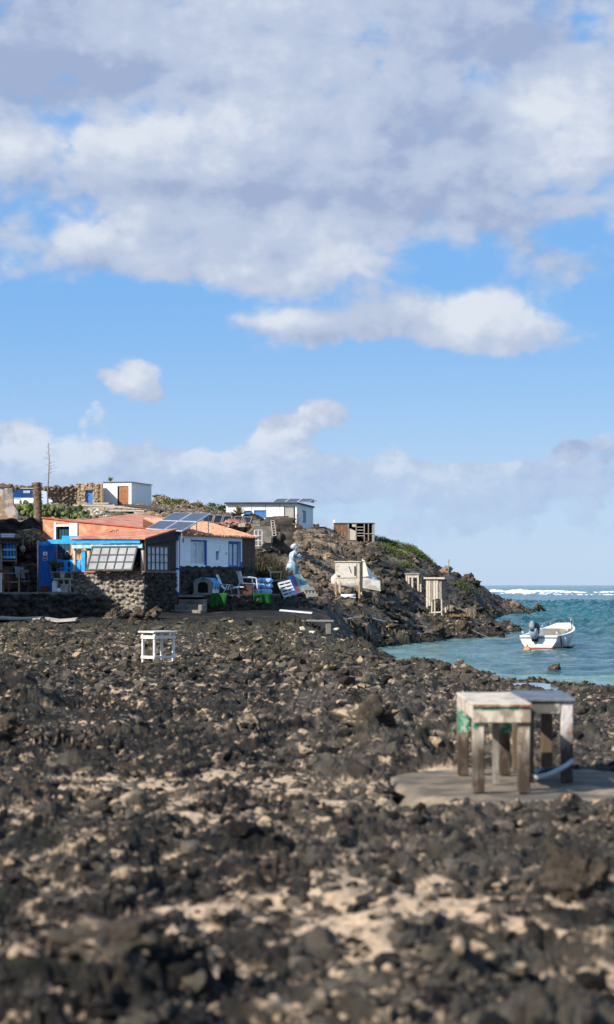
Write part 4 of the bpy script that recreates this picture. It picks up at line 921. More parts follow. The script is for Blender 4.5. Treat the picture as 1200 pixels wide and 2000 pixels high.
MB().box(-.18, .17, -.16, .10, .40, .43).build('seat', GREY_WOOD, fc); MB().bar((-.2, .15, .78), (.1, .15, .78), .02, .10).build('backrest', GREY_WOOD, fc)
wp = MB().box(-.03, .03, -.03, .03, 0, .68).box(-.045, .045, -.045, .045, .68, .72); solo(wp.build('white_post', PLASTIC_W), 'short white square post at the left frame edge', 'post', P(2.5, 1158, 88.0))
gp = MB().par((0, 0, 0), (.34, 0, -.04), (-.08, .12, .42), (0, .02, 0)); solo(gp.build('leaning_board', mat('dull_lilac_board', (.20, .20, .24), .85, .2, 3, .2, 14)), 'dull lilac board leaning on the stone wall behind the table', 'board', P(32, 1128, 89.3))
pl_ = MB().tube([(0, 0, 0), (-.03, .05, .3), (-.09, .2, .62)], .018, 6); solo(pl_.build('black_pole', BLACK_P), 'black pole leaning on the low stone wall', 'pole', P(53, 1135, 89.3))
# neighbouring house that stands left of the frame and shades the terrace
nb = thing('neighbour_house', 'tall whitewashed house standing at the far left of the terrace', 'house', (-15.6, 88.2, .8), 0)
MB().box(-2.9, 2.9, -7.6, 5.2, -.9, 5.2).build('walls', WHITE_D, nb); MB().box(-3.05, 3.0, -7.75, 5.35, 5.203, 5.35).build('roof_slab', CONCRETE, nb)
d_ = MB().box(2.902, 2.94, -1.2, -.3, .5, 2.5).build('door', BLUE, nb); MB().box(2.94, 2.99, -.45, -.40, 1.4, 1.5).build('handle', METAL, d_)
for y in (-3.4, 1.6): wnd = MB().box(2.902, 2.93, y, y+1.0, 1.6, 2.7).build('window', BLUE_M, nb); MB().box(2.93, 2.936, y+.08, y+.92, 1.68, 2.62).build('pane', GLASS_D, wnd)

# ------------------------------------------------------------------ palm trunk, ruin, upper left
pt_ = MB(); r0 = P(74, 1050, 96).xy; rr = []
base = P(73, 1048, 100); H_ = 100*k(100)
pp2, ra = [], []
for i in range(36):
    f = i/35; pp2.append((.03*math.sin(f*4), 0, f*2.2)); ra.append(.165-.02*f+.018*(i % 2)+.02*random.random()+(.05 if f < .12 else 0))
pt_.tube(pp2, ra, 12)
pal = thing('palm_trunk', 'bare cut palm trunk standing above the blue door', 'palm trunk', P(73, 1046, 100), 0)
pt_.build('trunk', BARK, pal, True)
rf = MB()
for i in range(60): a = random.uniform(0, 6.28); z = random.uniform(1.5, 2.2); rf.leaf((.15*math.cos(a), .15*math.sin(a), z), (math.cos(a), math.sin(a), random.uniform(-.5, .9)), .04, random.uniform(.05, .13), random.random())
rf.build('stubs', mat_leaf('palm_stub', (.05, .035, .022), (.25, .17, .10), .9), pal)
ru = thing('plaster_ruin', 'ruined plastered wall with grey stain at the left frame edge', 'ruined wall', P(-6, 1016, 118), 0)
MB().prism([(-1.2, 0, -.4), (.92, 0, -.4), (1.05, 0, .35), (.80, 0, .75), (.74, 0, 1.62), (.2, 0, 1.70), (-1.2, 0, 1.70)], (0, .45, 0)).build('wall', PLASTER, ru)
cap_ = MB(); stone_face(cap_, (-1.2, -.05, 1.62), (1, 0, 0), 1.95, .16, .16, 1150, .06, .05, .05, (0, -1, 0), .5); cap_.build('coping_stones', ST_HILL, ru, True)
dw = MB(); stone_face(dw, P(-130, 1050, 96.2).xy.to_3d()+Vector((0, 0, 2.9)), (1, .02, 0), 4.2, 1.32, .3, 1160, .12, .06, .08, None, .5)
solo(dw.build('terrace_edge_wall', ST_HILL, None, True), 'brown stone terrace wall below the plaster ruin', 'wall')
# prickly pears
def prickly(label, px, py, Y, w, n_, group='prickly pears above the house'):
    t = thing('prickly_pear', label, 'cactus', P(px, py, Y), 0, group); m_ = MB()
    for i in range(n_):
        bx, bz = random.gauss(0, w*.30), abs(random.gauss(0, w*.20)); by_ = random.gauss(0, w*.2)
        r = random.uniform(.13, .22); a = random.uniform(0, 3.14); tl = random.uniform(-.5, .5)
        M3 = Matrix.Rotation(a, 3, 'Z')@Matrix.Rotation(tl, 3, 'Y')
        rings = []
        for s, z in ((.35, 0), (.85, .35), (1.0, .8), (.8, 1.3), (.2, 1.62)):
            rings.append([M3@Vector((r*s*math.cos(q), r*.16*math.sin(q), r*z))+Vector((bx, by_, bz)) for q in np.linspace(0, 5.5, 8)])
        o_ = len(m_.v); m_.tone = random.random(); m_.loft(rings)
    m_.build('pads', L_CACT, t, True)
    MB().tube([(0, 0, -.4), (.05, 0, .2), (.0, 0, .5)], [.09, .07, .04], 6).build('stem', STALK, t, True)
    return t
prickly('bushy prickly pear between the plaster ruin and the palm trunk', 48, 1012, 150, 1.5, 60)
prickly('low prickly pear just left of the palm trunk, under the white hull', 60, 1004, 152, 1.1, 36)
prickly('prickly pear right of the palm trunk, tallest of its row', 92, 1012, 150, 1.4, 60)
prickly('prickly pear halfway along the hedge above the orange parapet', 116, 1012, 153, 1.3, 50)
prickly('prickly pear at the right end of the hedge beside the stone hut', 142, 1010, 155, 1.2, 44)
prickly('dark prickly pear hanging over the red coping', 150, 1018, 148, 1.1, 40)
# agave flower stalk
ag = thing('agave_stalk', 'tall thin dead agave flower stalk against the sky', 'agave', P(94, 987, 190), 0)
Hs = 124*k(190); am = MB()
sp_ = [(0, 0, -.3), (-.02, 0, Hs*.2), (.06, 0, Hs*.45), (.10, 0, Hs*.7), (.06, 0, Hs*.88), (.03, 0, Hs)]
am.tube(sp_, [.065, .055, .045, .035, .022, .012], 6).build('stalk', STALK, ag, True)
br = MB()
for i in range(26):
    f = .48+.5*i/26; z = Hs*f; x = .07; a = random.uniform(0, 6.28); l = (1-f)*1.0+.12
    l *= random.uniform(.4, 1.3); d = Vector((math.cos(a), math.sin(a)*.6, .12)); p_ = Vector((x, 0, z)); e = p_+d*l
    br.tube([p_, p_+d*l*.6, e+Vector((0, 0, .05))], [.014, .011, .006], 4)
    if random.random() < .7: br.tube([e, e+Vector((random.uniform(-.1, .1), 0, random.uniform(.02, .14)))], [.008, .004], 3)
br.build('side_branch', STALK, ag)
# stranded boats beneath the wall
def simple_hull(L, B, D, fine=10, bow=.35):
    m_ = MB(); rings = []
    for i in range(fine+1):
        t = i/fine; b = B/2*(1-max(0, (t-bow)/(1-bow))**2.2)**.75 if t < 1 else .02; b = max(b, .02)
        z0 = 0+.5*D*max(0, (t-.7)/.3)**2; s = D*(1+.25*t*t)
        rings.append([Vector((L*t, b*math.cos(q), s+(z0-s)*math.sin(q)**.8 if math.sin(q) > 0 else s)) for q in np.linspace(0, math.pi, 11)])
    return m_.loft(rings)
b1 = thing('blue_boat', 'deep blue boat cabin hauled out under the stone wall', 'boat', P(50, 972, 200), R(8))
s_ = k(200)
MB().prism([(-23*s_, 0, 0), (22*s_, 0, 0), (22*s_, 0, 12*s_), (16*s_, 0, 18*s_), (-10*s_, 0, 18*s_), (-18*s_, 0, 13*s_), (-23*s_, 0, 11*s_)], (0, 1.6, 0)).build('cabin', mat('navy_hull', (.012, .06, .20), .5, .15, 3, .05, 12), b1)
MB().box(-24*s_, 23*s_, -.05, 1.7, -5*s_, .0).build('hull', BLUE_P, b1); MB().box(-4*s_, 9*s_, -.03, 0, 9*s_, 14*s_).build('cabin_window', GLASS_P, b1); MB().bar((-10*s_, -.03, 18.5*s_), (17*s_, -.03, 18.5*s_), .05).build('roof_rail', PLASTIC_W, b1)
b2 = thing('white_hull', 'upturned white dinghy lying in front of the blue boat', 'boat', P(42, 985, 192), R(0))
simple_hull(1.7, .95, .42).build('hull', HULL_W, b2, True, xf=Matrix.Rotation(R(180), 4, 'X')@Matrix.Translation((0, 0, -.48)))
MB().box(-.03, 1.62, -.50, .50, .02, .08).build('gunwale', HULL_OLD, b2)
b3 = thing('grey_skiff', 'weathered pale skiff lying left of the upturned dinghy', 'boat', P(26, 983, 193), R(-6))
simple_hull(1.1, .8, .34).build('hull', HULL_OLD, b3, True, xf=Matrix.Rotation(R(180), 4, 'X')@Matrix.Translation((0, 0, -.30))); MB().box(.0, .9, -.42, .42, -.06, .0).build('gunwale', PALE_WOOD, b3)
b4 = thing('pale_boat', 'pale blue and white boat end showing right of the palm trunk', 'boat', P(84, 985, 194), R(5))
MB().prism([(-.1, 0, 0), (.62, 0, 0), (.80, 0, .30), (.62, 0, .42), (.34, 0, .50), (.30, 0, 1.05), (-.1, 0, 1.12)], (0, 1.1, 0)).build('hull', mat('pale_blue_hull', (.50, .58, .66), .6, .12, 3, .05, 12), b4); MB().prism([(.4, -.02, .1), (.78, -.02, .2), (.72, -.02, .33), (.40, -.02, .36)], (0, -.02, 0)).build('stripe', PLASTIC_W, b4)
# long dry stone wall on the skyline
ww = MB(); a, b = P(-30, 988, 240), P(150, 986, 244); d = Vector((b.x-a.x, b.y-a.y, 0))
stone_face(ww, (a.x, a.y, a.z-.5), d, d.length, 2.55, .42, 1200, .30, .09, .22, None, .6)
solo(ww.build('skyline_wall', ST_HILL, None, True), 'long rough dry stone wall along the skyline behind the agave stalk', 'wall')
# stone hut with blue door
hb = P(148, 984, 268); hut = thing('stone_hut', 'small dry stone hut with a blue door', 'hut', hb, R(-6))
s_ = k(268)
hm_ = MB(); stone_face(hm_, (0, 0, -.4), (1, 0, 0), 20*s_, 41*s_+.3, .30, 1210, .16, .08, .08, (0, -1, 0), .6); stone_face(hm_, (34*s_, 0, -.4), (1, 0, 0), 12*s_, 41*s_+.3, .30, 1214, .16, .08, .08, (0, -1, 0), .6); stone_face(hm_, (20*s_, 0, 27*s_), (1, 0, 0), 14*s_, 14*s_, .30, 1217, .16, .08, .08, (0, -1, 0), .6)
hm_.build('stone_wall', ST_TAN, hut, True)
MB().box(46*s_, 53*s_, .05, .5, -.4, 39*s_).build('timber_infill', TAN_WOOD, hut)
MB().box(.1, 45*s_, .45, 2.6, -.4, 39*s_).build('rear_wall', ST_HILL, hut)
d_ = MB().box(20*s_, 34*s_, .18, .26, -.3, 27*s_-.01).build('door', BLUE_M, hut); MB().box(22*s_, 23*s_, .12, .18, .9, 1.1).build('handle', METAL, d_)
MB().box(19.5*s_, 34.5*s_, -.12, .18, 26.5*s_, 28*s_).build('lintel', GREY_WOOD, hut)
# white hut with panelled brown door
HB = P(257, 986, 270); hth = math.atan2(-.21, .978); s_ = k(270)
wh = thing('white_hut', 'small whitewashed hut with a panelled brown door and ribbed roof', 'hut', HB, hth)
xw = 57*s_; y1_ = 8.2
MB().box(-xw, -28.5*s_, 0, .2, -.6, 44*s_).box(-5.5*s_, 0, 0, .2, -.6, 44*s_).box(-28.5*s_, -5.5*s_, 0, .2, 37*s_, 44*s_).build('front_wall', WHITE, wh)
MB().box(-.2, 0, .201, y1_, -.6, 44*s_).box(-xw, -xw+.2, .2, y1_, -.6, 44*s_).box(-xw+.2, -.2, y1_-.2, y1_, -.6, 44*s_).build('side_wall', WHITE, wh)
rfm = MB(); corrugated(rfm, (-xw-.05, -.15, 45*s_), (.12, -.15, 45*s_), (.12, y1_+.3, 45*s_+.02), (-xw-.05, y1_+.3, 45*s_+.02), 16, .04); rfm.build('ribbed_roof', GREY_P, wh)
rfm = MB()
for i in range(22): rfm.box(-.02, .14, .1+i*.37, .28+i*.37, 44*s_, 45*s_)
rfm.build('eave_batten', GREY_P, wh)
d_ = MB().box(-25.5*s_, -5.5*s_-.01, .10, .16, -.4, 37*s_).build('panel_door', BROWN_DOOR, wh)
q = MB()
for i in range(3):
    for j in range(5): q.box(-24*s_+i*6.2*s_, -24*s_+i*6.2*s_+4.4*s_, .075, .099, -.15+j*6.8*s_, -.15+j*6.8*s_+4.8*s_)
q.build('raised_panel', BROWN_DOOR, d_)
MB().box(-28.5*s_, -25.5*s_, .12, .2, -.5, 37*s_).build('door_jamb', BLACK, wh)
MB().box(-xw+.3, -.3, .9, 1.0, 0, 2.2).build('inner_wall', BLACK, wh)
def agave(name, label, loc, n_, l, w, leafm, up=(.3, 1.3), group=None):
    t = thing(name, label, 'agave', loc, 0, group); m_ = MB()
    for i in range(n_):
        a = 2.4*i+random.uniform(-.2, .2); e = random.uniform(*up); L = l*random.uniform(.75, 1.05)
        d = Vector((math.cos(a)*math.cos(e), math.sin(a)*math.cos(e), math.sin(e))); r = d.cross(Vector((0, 0, 1))).normalized()*w
        p0, p1, p2 = Vector((0, 0, 0)), d*L*.55, d*L+Vector((0, 0, -.12*L*math.cos(e)))
        nn_ = r.cross(d).normalized()*w*.35
        m_.add([p0-r*.5, p0+r*.5, p1+r*.55, p2, p1-r*.55, p1-nn_, p0-nn_], [(0, 6, 5, 4), (6, 1, 2, 5), (4, 5, 3), (5, 2, 3)], random.random())
    m_.build('leaves', leafm, t)
    MB().lathe([(w*1.2, -.15), (w*1.3, .05), (.01, l*.12)], 8).build('base', STALK, t)
    return t
agave('dark_agave', 'dark agave rosette showing above the white hut roof', P(216, 940, 281), 22, .72, .07, L_BUSH, (.45, 1.35))
# low rail fence in front of the huts
fe = thing('rail_fence', 'pale weathered rail fence in front of the two huts', 'fence', P(142, 1004, 230), R(2)); s_ = k(230)
xs = [0, 22, 44, 80]
for x in xs: MB().box(x*s_-.06, x*s_+.06, -.06, .06, -.5, 20*s_).build('post', PALE_WOOD, fe)
for z in (17, 12): MB().bar((-.3, -.09, z*s_), (82*s_, -.09, (z-.5)*s_), .06, .16).build('rail', PALE_WOOD, fe)
MB().bar((40*s_, -.1, 21*s_), (70*s_, -.1, 21*s_), .06, .14).build('plank', PALE_WOOD, fe)
# shade shelter with nets
se = thing('net_shelter', 'low rickety shelter of poles and green netting below the white hut', 'shelter', P(203, 1012, 196), R(-4)); s_ = k(196)
for x, h in ((0, 22), (18, 20), (34, 21), (50, 18), (78, 16), (104, 13), (120, 12)): MB().bar((x*s_, random.uniform(-.3, .6), -.6), (x*s_+.05, .1, h*s_), .09, .09).build('post', PALE_WOOD if x % 4 else GREY_WOOD, se)
for a, b, z0, z1 in ((-2, 70, 24, 19), (40, 124, 24, 14), (10, 80, 15, 14), (60, 122, 10, 9)): MB().bar((a*s_, -.1, z0*s_), (b*s_, -.1, z1*s_), .06, .12).build('roof_pole', PALE_WOOD, se)
cm = MB(); corrugated(cm, (38*s_, -.3, 27*s_), (128*s_, -.3, 15*s_), (128*s_, 1.6, 17*s_), (38*s_, 1.6, 29*s_), 34, .03); cm.build('ribbed_roof', GREY_WOOD, se)
NET = mat('green_net', (.015, .095, .07), .9, .4, 4, .3, 20)
for x0, x1, z0, z1 in ((3, 22, 10, 15), (44, 60, 8, 16), (62, 78, 11, 18)):
    vs = [Vector((x0*s_+(x1-x0)*s_*i/6, .05+.1*math.sin(i*1.9), (z1-1.5*math.sin(i*.52)*2)*s_)) for i in range(7)]; m_ = MB()
    for i in range(6): m_.prism([vs[i], vs[i+1], vs[i+1]+Vector((0, .06, -(z1-z0)*s_)), vs[i]+Vector((0, .06, -(z1-z0)*s_))], (0, .015, 0))
    m_.build('netting', NET, se)
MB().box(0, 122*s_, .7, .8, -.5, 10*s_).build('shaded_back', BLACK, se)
# pink wall, rubble heaps
pk = MB().prism([(0, 0, -.5), (29*k(140), 0, -.5), (27*k(140), 0, 12*k(140)), (13*k(140), 0, 14*k(140)), (0, 0, 17*k(140))], (0, .4, 0)); solo(pk.build('pink_wall', PINK), 'short pink rendered wall between two heaps of stones', 'wall', P(205, 1028, 140), .05)
def heap(label, px, py, Y, w, h, n_, mt, seed):
    t = MB(); rng = random.Random(seed); v0, f0 = ico(1)
    for i in range(n_):
        a, r = rng.uniform(0, 6.28), rng.random()**.6; x, y = math.cos(a)*r*w/2, math.sin(a)*r*w*.25
        z = h*(1-r*r)*rng.uniform(.55, 1.0); s = rng.uniform(.10, .19)*(h+.6)
        vv = rock_shape(v0, seed*100+i % 12)*s; R3 = Matrix.Rotation(rng.uniform(0, 6), 3, 'Z')
        t.add([R3@Vector(q)+Vector((x, y, z)) for q in vv.tolist()], [tuple(f) for f in f0.tolist()], rng.random())
    t.add([(w*.46*math.cos(q), w*.2*math.sin(q), -.4) for q in np.linspace(0, 5.76, 12)]+[(w*.3*math.cos(q), w*.14*math.sin(q), h*.62) for q in np.linspace(0, 5.76, 12)], [(i, (i+1) % 12, (i+1) % 12+12, i+12) for i in range(12)]+[tuple(range(12, 24))], .2)
    solo(t.build('stone_heap', mt), label, 'stone heap', P(px, py, Y))
heap('heap of pale rounded stones right of the pink wall', 250, 1028, 138, 1.15, .55, 110, ST_PALE, 31)
heap('dark heap of stones left of the pink wall', 186, 1024, 139, 1.25, .50, 110, ST_HILL, 32)
heap('long low heap of pale stones under the rail fence', 180, 1012, 170, 2.3, .62, 150, ST_PALE, 33)
heap('jumbled stone heap right of the white hut on the skyline', 318, 984, 290, 2.7, 1.0, 130, ST_HILL, 34)
heap('lower stone heap further right on the skyline behind the solar panels', 352, 988, 292, 3.0, .8, 120, ST_HILL, 35)
# scrub on the skyline
def shrub(name, label, loc, w, h, n_, leafm, ls, cat='shrub', group=None, conform=False):
    t = thing(name, label, cat, loc, 0 if conform else random.uniform(0, 6), group); m_ = MB()
    cl = [(random.gauss(0, w*.26), random.gauss(0, w*.22), random.uniform(.15, .85)*h, random.random()) for _ in range(max(4, n_//60))]
    for i in range(n_):
        c = random.choice(cl); r = w*.16
        p_ = Vector((c[0]+random.gauss(0, r), c[1]+random.gauss(0, r), max(.02, (c[2]+random.gauss(0, h*.14))*max(.2, 1-(abs(c[0])/(w*.62))**2))))
        if conform: p_.z += ground_at(loc[0]+p_.x, loc[1]+p_.y)-loc[2]
        m_.leaf(p_, (random.uniform(-1, 1), random.uniform(-1, 1), random.uniform(-.2, 1)), ls*.5, ls*random.uniform(.6, 1.3), min(1, max(0, c[3]*.6+random.uniform(0, .4))))
    m_.build('foliage', leafm, t)
    s2 = MB()
    for i in range(5): a = i*1.26; s2.tube([(0, 0, -.25), (math.cos(a)*w*.18, math.sin(a)*w*.15, h*.55)], [.035, .012], 4)
    s2.build('stem', STALK, t)
    return t
for lab, px, py, Y, w, h in (('low scrub left of the cactus tuft on the skyline', 378, 992, 270, 1.6, .55), ('square dark green scrub on the skyline right of the solar panels', 405, 997, 262, 2.2, .75), ('little tuft of scrub at the left wall of the hilltop house', 432, 1000, 240, 1.3, .55), ('scrub poking over the stone heap right of the white hut', 312, 974, 300, 1.5, .5), ('brown scrub beside the net shelter roof', 335, 986, 250, 2.4, .7)):
    shrub('skyline_scrub', lab, P(px, py, Y), w, h, 420, L_BUSH, .2)
agave('spiky_cactus', 'spiky upright cactus tuft on the skyline right of the solar panels', P(389, 992, 258), 30, 1.0, .08, L_AGAVE, (.3, 1.45))
agave('big_agave', 'large tan agave in front of the hilltop house', P(466, 1006, 196), 60, 1.0, .09, L_AGAVE, (.1, 1.45))
def RG(px, py, y0=30, y1=300):
    for Y in np.arange(y0, y1, .15):
        if ground_at((px-CX)/F*Y, Y) >= P(px, py, Y).z-.01: return P(px, py, float(Y))
    return P(px, py, y1)
# ------------------------------------------------------------------ stone terrace and steps along the white wall
TZ = 1.36
te = MB()
q0, q1, q2_, q3 = P(398, 1143, 88.6).xy.to_3d(), P(452, 1143, 88.9).xy.to_3d(), P(508, 1143, 90.0).xy.to_3d(), P(548, 1143, 92.6).xy.to_3d()
for i, (a, b) in enumerate(((q0, q1), (q1, q2_), (q2_, q3))):
    d = b-a; stone_face(te, (a.x, a.y, .35), d, d.length, TZ-.39, .24, 1300+i*5, .10, .05, .05, None, .3)
solo(te.build('terrace_wall', ST_DARK, None, True), 'dark stone wall edging the terrace in front of the white wall', 'wall')
tf = MB().prism([q0, q1, q2_, q3, P(548, 1143, 99).xy.to_3d(), hw(.03, 9.0).xy.to_3d(), hw(.03, 2.4).xy.to_3d()], (0, 0, .09))
o = tf.build('terrace_floor', CONCRETE); o.location.z = TZ-.1; o['kind'] = 'structure'
spt = thing('stone_steps', 'three rough stone steps beside the porch corner', 'steps', hw(.1, 1.6, .0), HTH)
for i in range(3): MB().box(.0, 1.25-.1*i, .15+.30*i, .46+.30*i, .45, .80+.19*i).build('step', CONCRETE, spt, bevel=.02)
for lab, px, py, Y, r, sd_ in (('squarish grey boulder at the foot of the lit house corner', 243, 1196, 84.6, .38, 1), ('large dark boulder right of the house corner', 270, 1202, 83.8, .40, 2), ('smaller dark boulder in front of the house corner', 292, 1206, 84.2, .30, 3), ('lone boulder left of the house corner below the retaining wall', 217, 1206, 84.4, .30, 4),
    ('big tilted block of rock at the right frame edge in the foreground', 1150, 1740, 12.9, .20, 5), ('big rounded dark rock at the bottom left of the foreground', 235, 1945, 9.9, .17, 6), ('broad dark rock low in the right foreground', 985, 1835, 11.2, .16, 7), ('wide dark outcrop boulder left of the two tables', 735, 1455, 25.5, .34, 8), ('dark mound rock at the left frame edge', -6, 1475, 25.0, .40, 9),
    ('pointed black boulder at the tip of the shore spit', 905, 1234, 118, .45, 10), ('long black boulder at the water edge of the spit', 860, 1240, 114, .5, 11), ('round tan boulder near the sea end of the headland', 1008, 1184, 214, .6, 12), ('dark low rock standing in the water off the headland', 1050, 1193, 228, .7, 13), ('small rock breaking the water near the right shore', 1080, 1306, 73, .22, 14), ('dark block halfway up the right end of the headland', 915, 1138, 212, .75, 15), ('brown slab boulder above the wooden hutch on the headland', 868, 1121, 206, .75, 16)):
    v0, f0 = ico(5); v = rock_shape(v0, 9000+sd_, .6)*r*np.array([1.15, .9, .8])
    if sd_ == 5: v = v*np.array([.8, .8, 1.25])
    if sd_ in (6, 7, 8): v = v*np.array([1.25, 1.2, .75])
    w_ = v*7/r*.35; v = v*(1+.05*np.sin(w_[:, [0]]*3+w_[:, [1]]*2)+.04*np.sin(w_[:, [2]]*5-w_[:, [0]]*4))
    x = (px-CX)/F*Y
    zg = ground_at(x, Y) if Y < 95 else P(px, py, Y).z
    if sd_ == 14: zg = WZ
    me = np_mesh('boulder', v, f0, [M_GROUND], dict(tone=np.full(len(v), .45), sand=np.zeros(len(v)), earth=np.full(len(v), .8 if sd_ in (12, 16) else .12)))
    o = top('boulder', me, None, lab, 'boulder', 'single boulders on the shore'); o.location = (x, Y, zg+r*.22); o.rotation_euler = (0, 0, sd_*1.3)

# ------------------------------------------------------------------ things on the terrace
kn = thing('pet_kennel', 'grey plastic dog kennel with a blue towel over its roof', 'kennel', P(402, 1160, 89.6), R(-14)); kn.location.z = TZ
fr_ = MB(); arch = [Vector((.20*math.cos(a), 0, .30+.17*math.sin(a))) for a in np.linspace(0, math.pi, 9)]
MB().prism([(-.36, -.36, .05), (-.2, -.36, .05), (-.2, -.36, .30)]+[Vector((p.x, -.36, p.z)) for p in arch[::-1]][1:-1]+[(.2, -.36, .30), (.2, -.36, .05), (.36, -.36, .05), (.36, -.36, .44), (.24, -.36, .56), (-.24, -.36, .56), (-.36, -.36, .44)], (0, .04, 0)).build('front', mat('beige_plastic', (.23, .20, .16), .6, .2, 5, .1, 20), kn)
MB().prism([(-.36, -.32, .05), (.36, -.32, .05), (.36, -.32, .44), (.24, -.32, .56), (-.24, -.32, .56), (-.36, -.32, .44)], (0, .9, 0)).build('shell', PLASTIC_W, kn)
MB().box(-.19, .19, -.345, -.323, .06, .46).build('opening', BLACK, kn)
MB().box(-.38, .38, -.38, .60, 0, .05).build('base', GREY_P, kn)
twl = thing('blue_towel', 'rumpled blue towel draped over the dog kennel', 'towel', kn.location, R(-14))
m_ = MB(); nx, ny = 26, 14
path = [(-.40, .42), (-.375, .47), (-.25, .585), (0, .60), (.25, .585), (.375, .46), (.40, .38), (.405, .24)]
ps = np.array(path); tt = np.linspace(0, len(path)-1, nx); xs = np.interp(tt, range(len(path)), ps[:, 0]); zs = np.interp(tt, range(len(path)), ps[:, 1])
vs = [Vector((xs[i]+.012*math.sin(j*2.1+i), -.33+.9*j/(ny-1), zs[i]+.018*math.sin(i*1.3+j*.9)+.015*math.sin(j*2.3)-(.05*math.sin(j*1.7) if i in (0, nx-1) else 0))) for i in range(nx) for j in range(ny)]
m_.add(vs, [(i*ny+j, (i+1)*ny+j, (i+1)*ny+j+1, i*ny+j+1) for i in range(nx-1) for j in range(ny-1)])
m_.build('cloth', CLOTH_B, twl, True).modifiers.new('thick', 'SOLIDIFY').thickness = .012
# reclining lounger, white with dark web
lo = thing('garden_recliner', 'white reclining garden chair, back raised, next to the kennel', 'recliner', P(446, 1159, 90.2), R(-8)); lo.location.z = TZ
sb = MB(); cu = [(-.42, .70), (-.37, .60), (-.27, .36), (-.18, .22), (-.05, .16), (.12, .18), (.28, .23), (.40, .22)]
for i in range(len(cu)-1):
    (x0, z0), (x1, z1) = cu[i], cu[i+1]; sb.prism([(x0, -.24, z0), (x1, -.24, z1), (x1, -.24, z1+.045), (x0, -.24, z0+.045)], (0, .48, 0))
sb.build('seat_shell', PLASTIC_W, lo, True)
for y in (-.26, .26):
    MB().tube([(-.30, y, .36), (-.05, y, .36), (.12, y, .34), (.18, y, .0)], .02, 6).build('arm', METAL, lo, True); MB().tube([(.02, y, .36), (-.16, y, .0)], .02, 6).build('leg', PLASTIC_W, lo, True)
MB().box(.25, .62, -.22, .22, .26, .29).build('foot_rest', PLASTIC_W, lo)
for i in range(3): MB().bar((-.02+i*.10, -.27, .19), (.06+i*.1, -.27, .35), .02).build('strut', BLACK_P, lo)
kb = MB().box(-.18, .22, -.15, .15, 0, .17).box(-.17, .21, -.16, -.15, .02, .15); solo(kb.build('low_crate', DARK_WOOD), 'low dark crate under the white recliner', 'crate', lo.location+Vector((.05, -.1, .0)))
# plastic armchair
pc = thing('plastic_armchair', 'white slatted plastic armchair seen from the side at the terrace end', 'chair', P(484, 1158, 90.6), R(20)); pc.location.z = TZ
MB().prism([(-.26, -.24, .40), (.22, -.24, .38), (.22, .24, .38), (-.26, .24, .40)], (0, 0, .035)).build('seat', PLASTIC_W, pc)
bk_ = MB()
for i in range(6): y = -.22+i*.078; bk_.par((-.26, y, .42), (0, .045, 0), (.025, 0, 0), (-.09, 0, .40))
bk_.par((-.36, -.25, .78), (0, .5, 0), (.03, 0, 0), (-.02, 0, .09)).build('backrest', PLASTIC_W, pc)
for y in (-.25, .25):
    MB().tube([(-.30, y, .62), (.0, y, .64), (.25, y, .61), (.29, y, .4), (.33, y, 0)], .028, 6).build('arm', PLASTIC_W, pc, True); MB().tube([(-.24, y, .42), (-.33, y, 0)], .03, 6).build('leg', PLASTIC_W, pc, True)
bx = thing('brown_box', 'brown wooden box standing in front of the plastic armchair', 'box', pc.location+Vector((-.05, -.42, 0)), R(8))
MB().box(-.22, .22, -.15, .15, 0, .36).build('body', mat('brown_box_wood', (.10, .045, .032), .85, .3, 5, .2, 30), bx); MB().box(-.23, .23, -.16, .16, .362, .39).build('lid', DARK_WOOD, bx); MB().tube([(-.27, -.05, 0), (-.27, -.05, .14)], .06, 8).build('jar', PALE_WOOD, bx)
def cushion(name, label, loc, w, d, h, seed, mt):
    m_ = MB(); rings = []
    for i, f in enumerate(np.linspace(-1, 1, 17)):
        e = (1-abs(f)**5)**.5 if abs(f) < 1 else .08; e = max(e, .25)
        rings.append([Vector((f*w/2, d/2*e*math.copysign(abs(math.cos(a))**.6, math.cos(a))+.012*math.sin(5*a+i*1.7+seed), h/2+h/2*e*math.copysign(abs(math.sin(a))**.6, math.sin(a))+.014*math.sin(i*1.1+4*a+seed))) for a in np.linspace(0, 6.0, 22)])
    m_.loft(rings); o = m_.build(name, mt, None, True); solo(o, label, 'cushion', loc, R(-6), 'blue quilted cushions'); return o
cl_ = P(515, 1157, 91.4); cl_.z = TZ
cushion('quilted_cushion', 'bottom cushion of the stack of blue quilted cushions', cl_, .66, .5, .22, 1, CLOTH_P)
cushion('quilted_cushion', 'middle cushion of the stack of blue quilted cushions', cl_+Vector((.01, .02, .205)), .70, .5, .22, 2, CLOTH_P)
cushion('quilted_cushion', 'top pale cushion of the stack of blue quilted cushions', cl_+Vector((.02, .0, .41)), .68, .5, .20, 3, CLOTH_P)
def carpet(label, px, py, Y, w, drop, rz, seed):
    m_ = MB(); nx, ny = 18, 12; c = P(px, py, Y); c.z = TZ+.035; vs = []
    for i in range(nx):
        for j in range(ny):
            s = j/(ny-1); x = -w/2+w*i/(nx-1)
            if s < .35: y, z = .30-.30*s/.35, 0
            else: y, z = -.05-.06*(s-.35)-.035*math.sin(i*.9+seed)*(s-.3)*2, -(s-.35)/.65*drop*(1+.10*math.sin(i*.35+seed))
            vs.append(Vector((x+.03*math.sin(s*4+seed)+.10*s*(i/(nx-1)-.5)*(seed-1.5), y, z+.008*math.sin(i*1.7+j))))
    m_.add(vs, [(i*ny+j, (i+1)*ny+j, (i+1)*ny+j+1, i*ny+j+1) for i in range(nx-1) for j in range(ny-1)])
    o = m_.build('green_carpet', GREEN_C, None, True); o.modifiers.new('thick', 'SOLIDIFY').thickness = .015
    solo(o, label, 'carpet', c, rz, 'green carpets over the terrace edge')
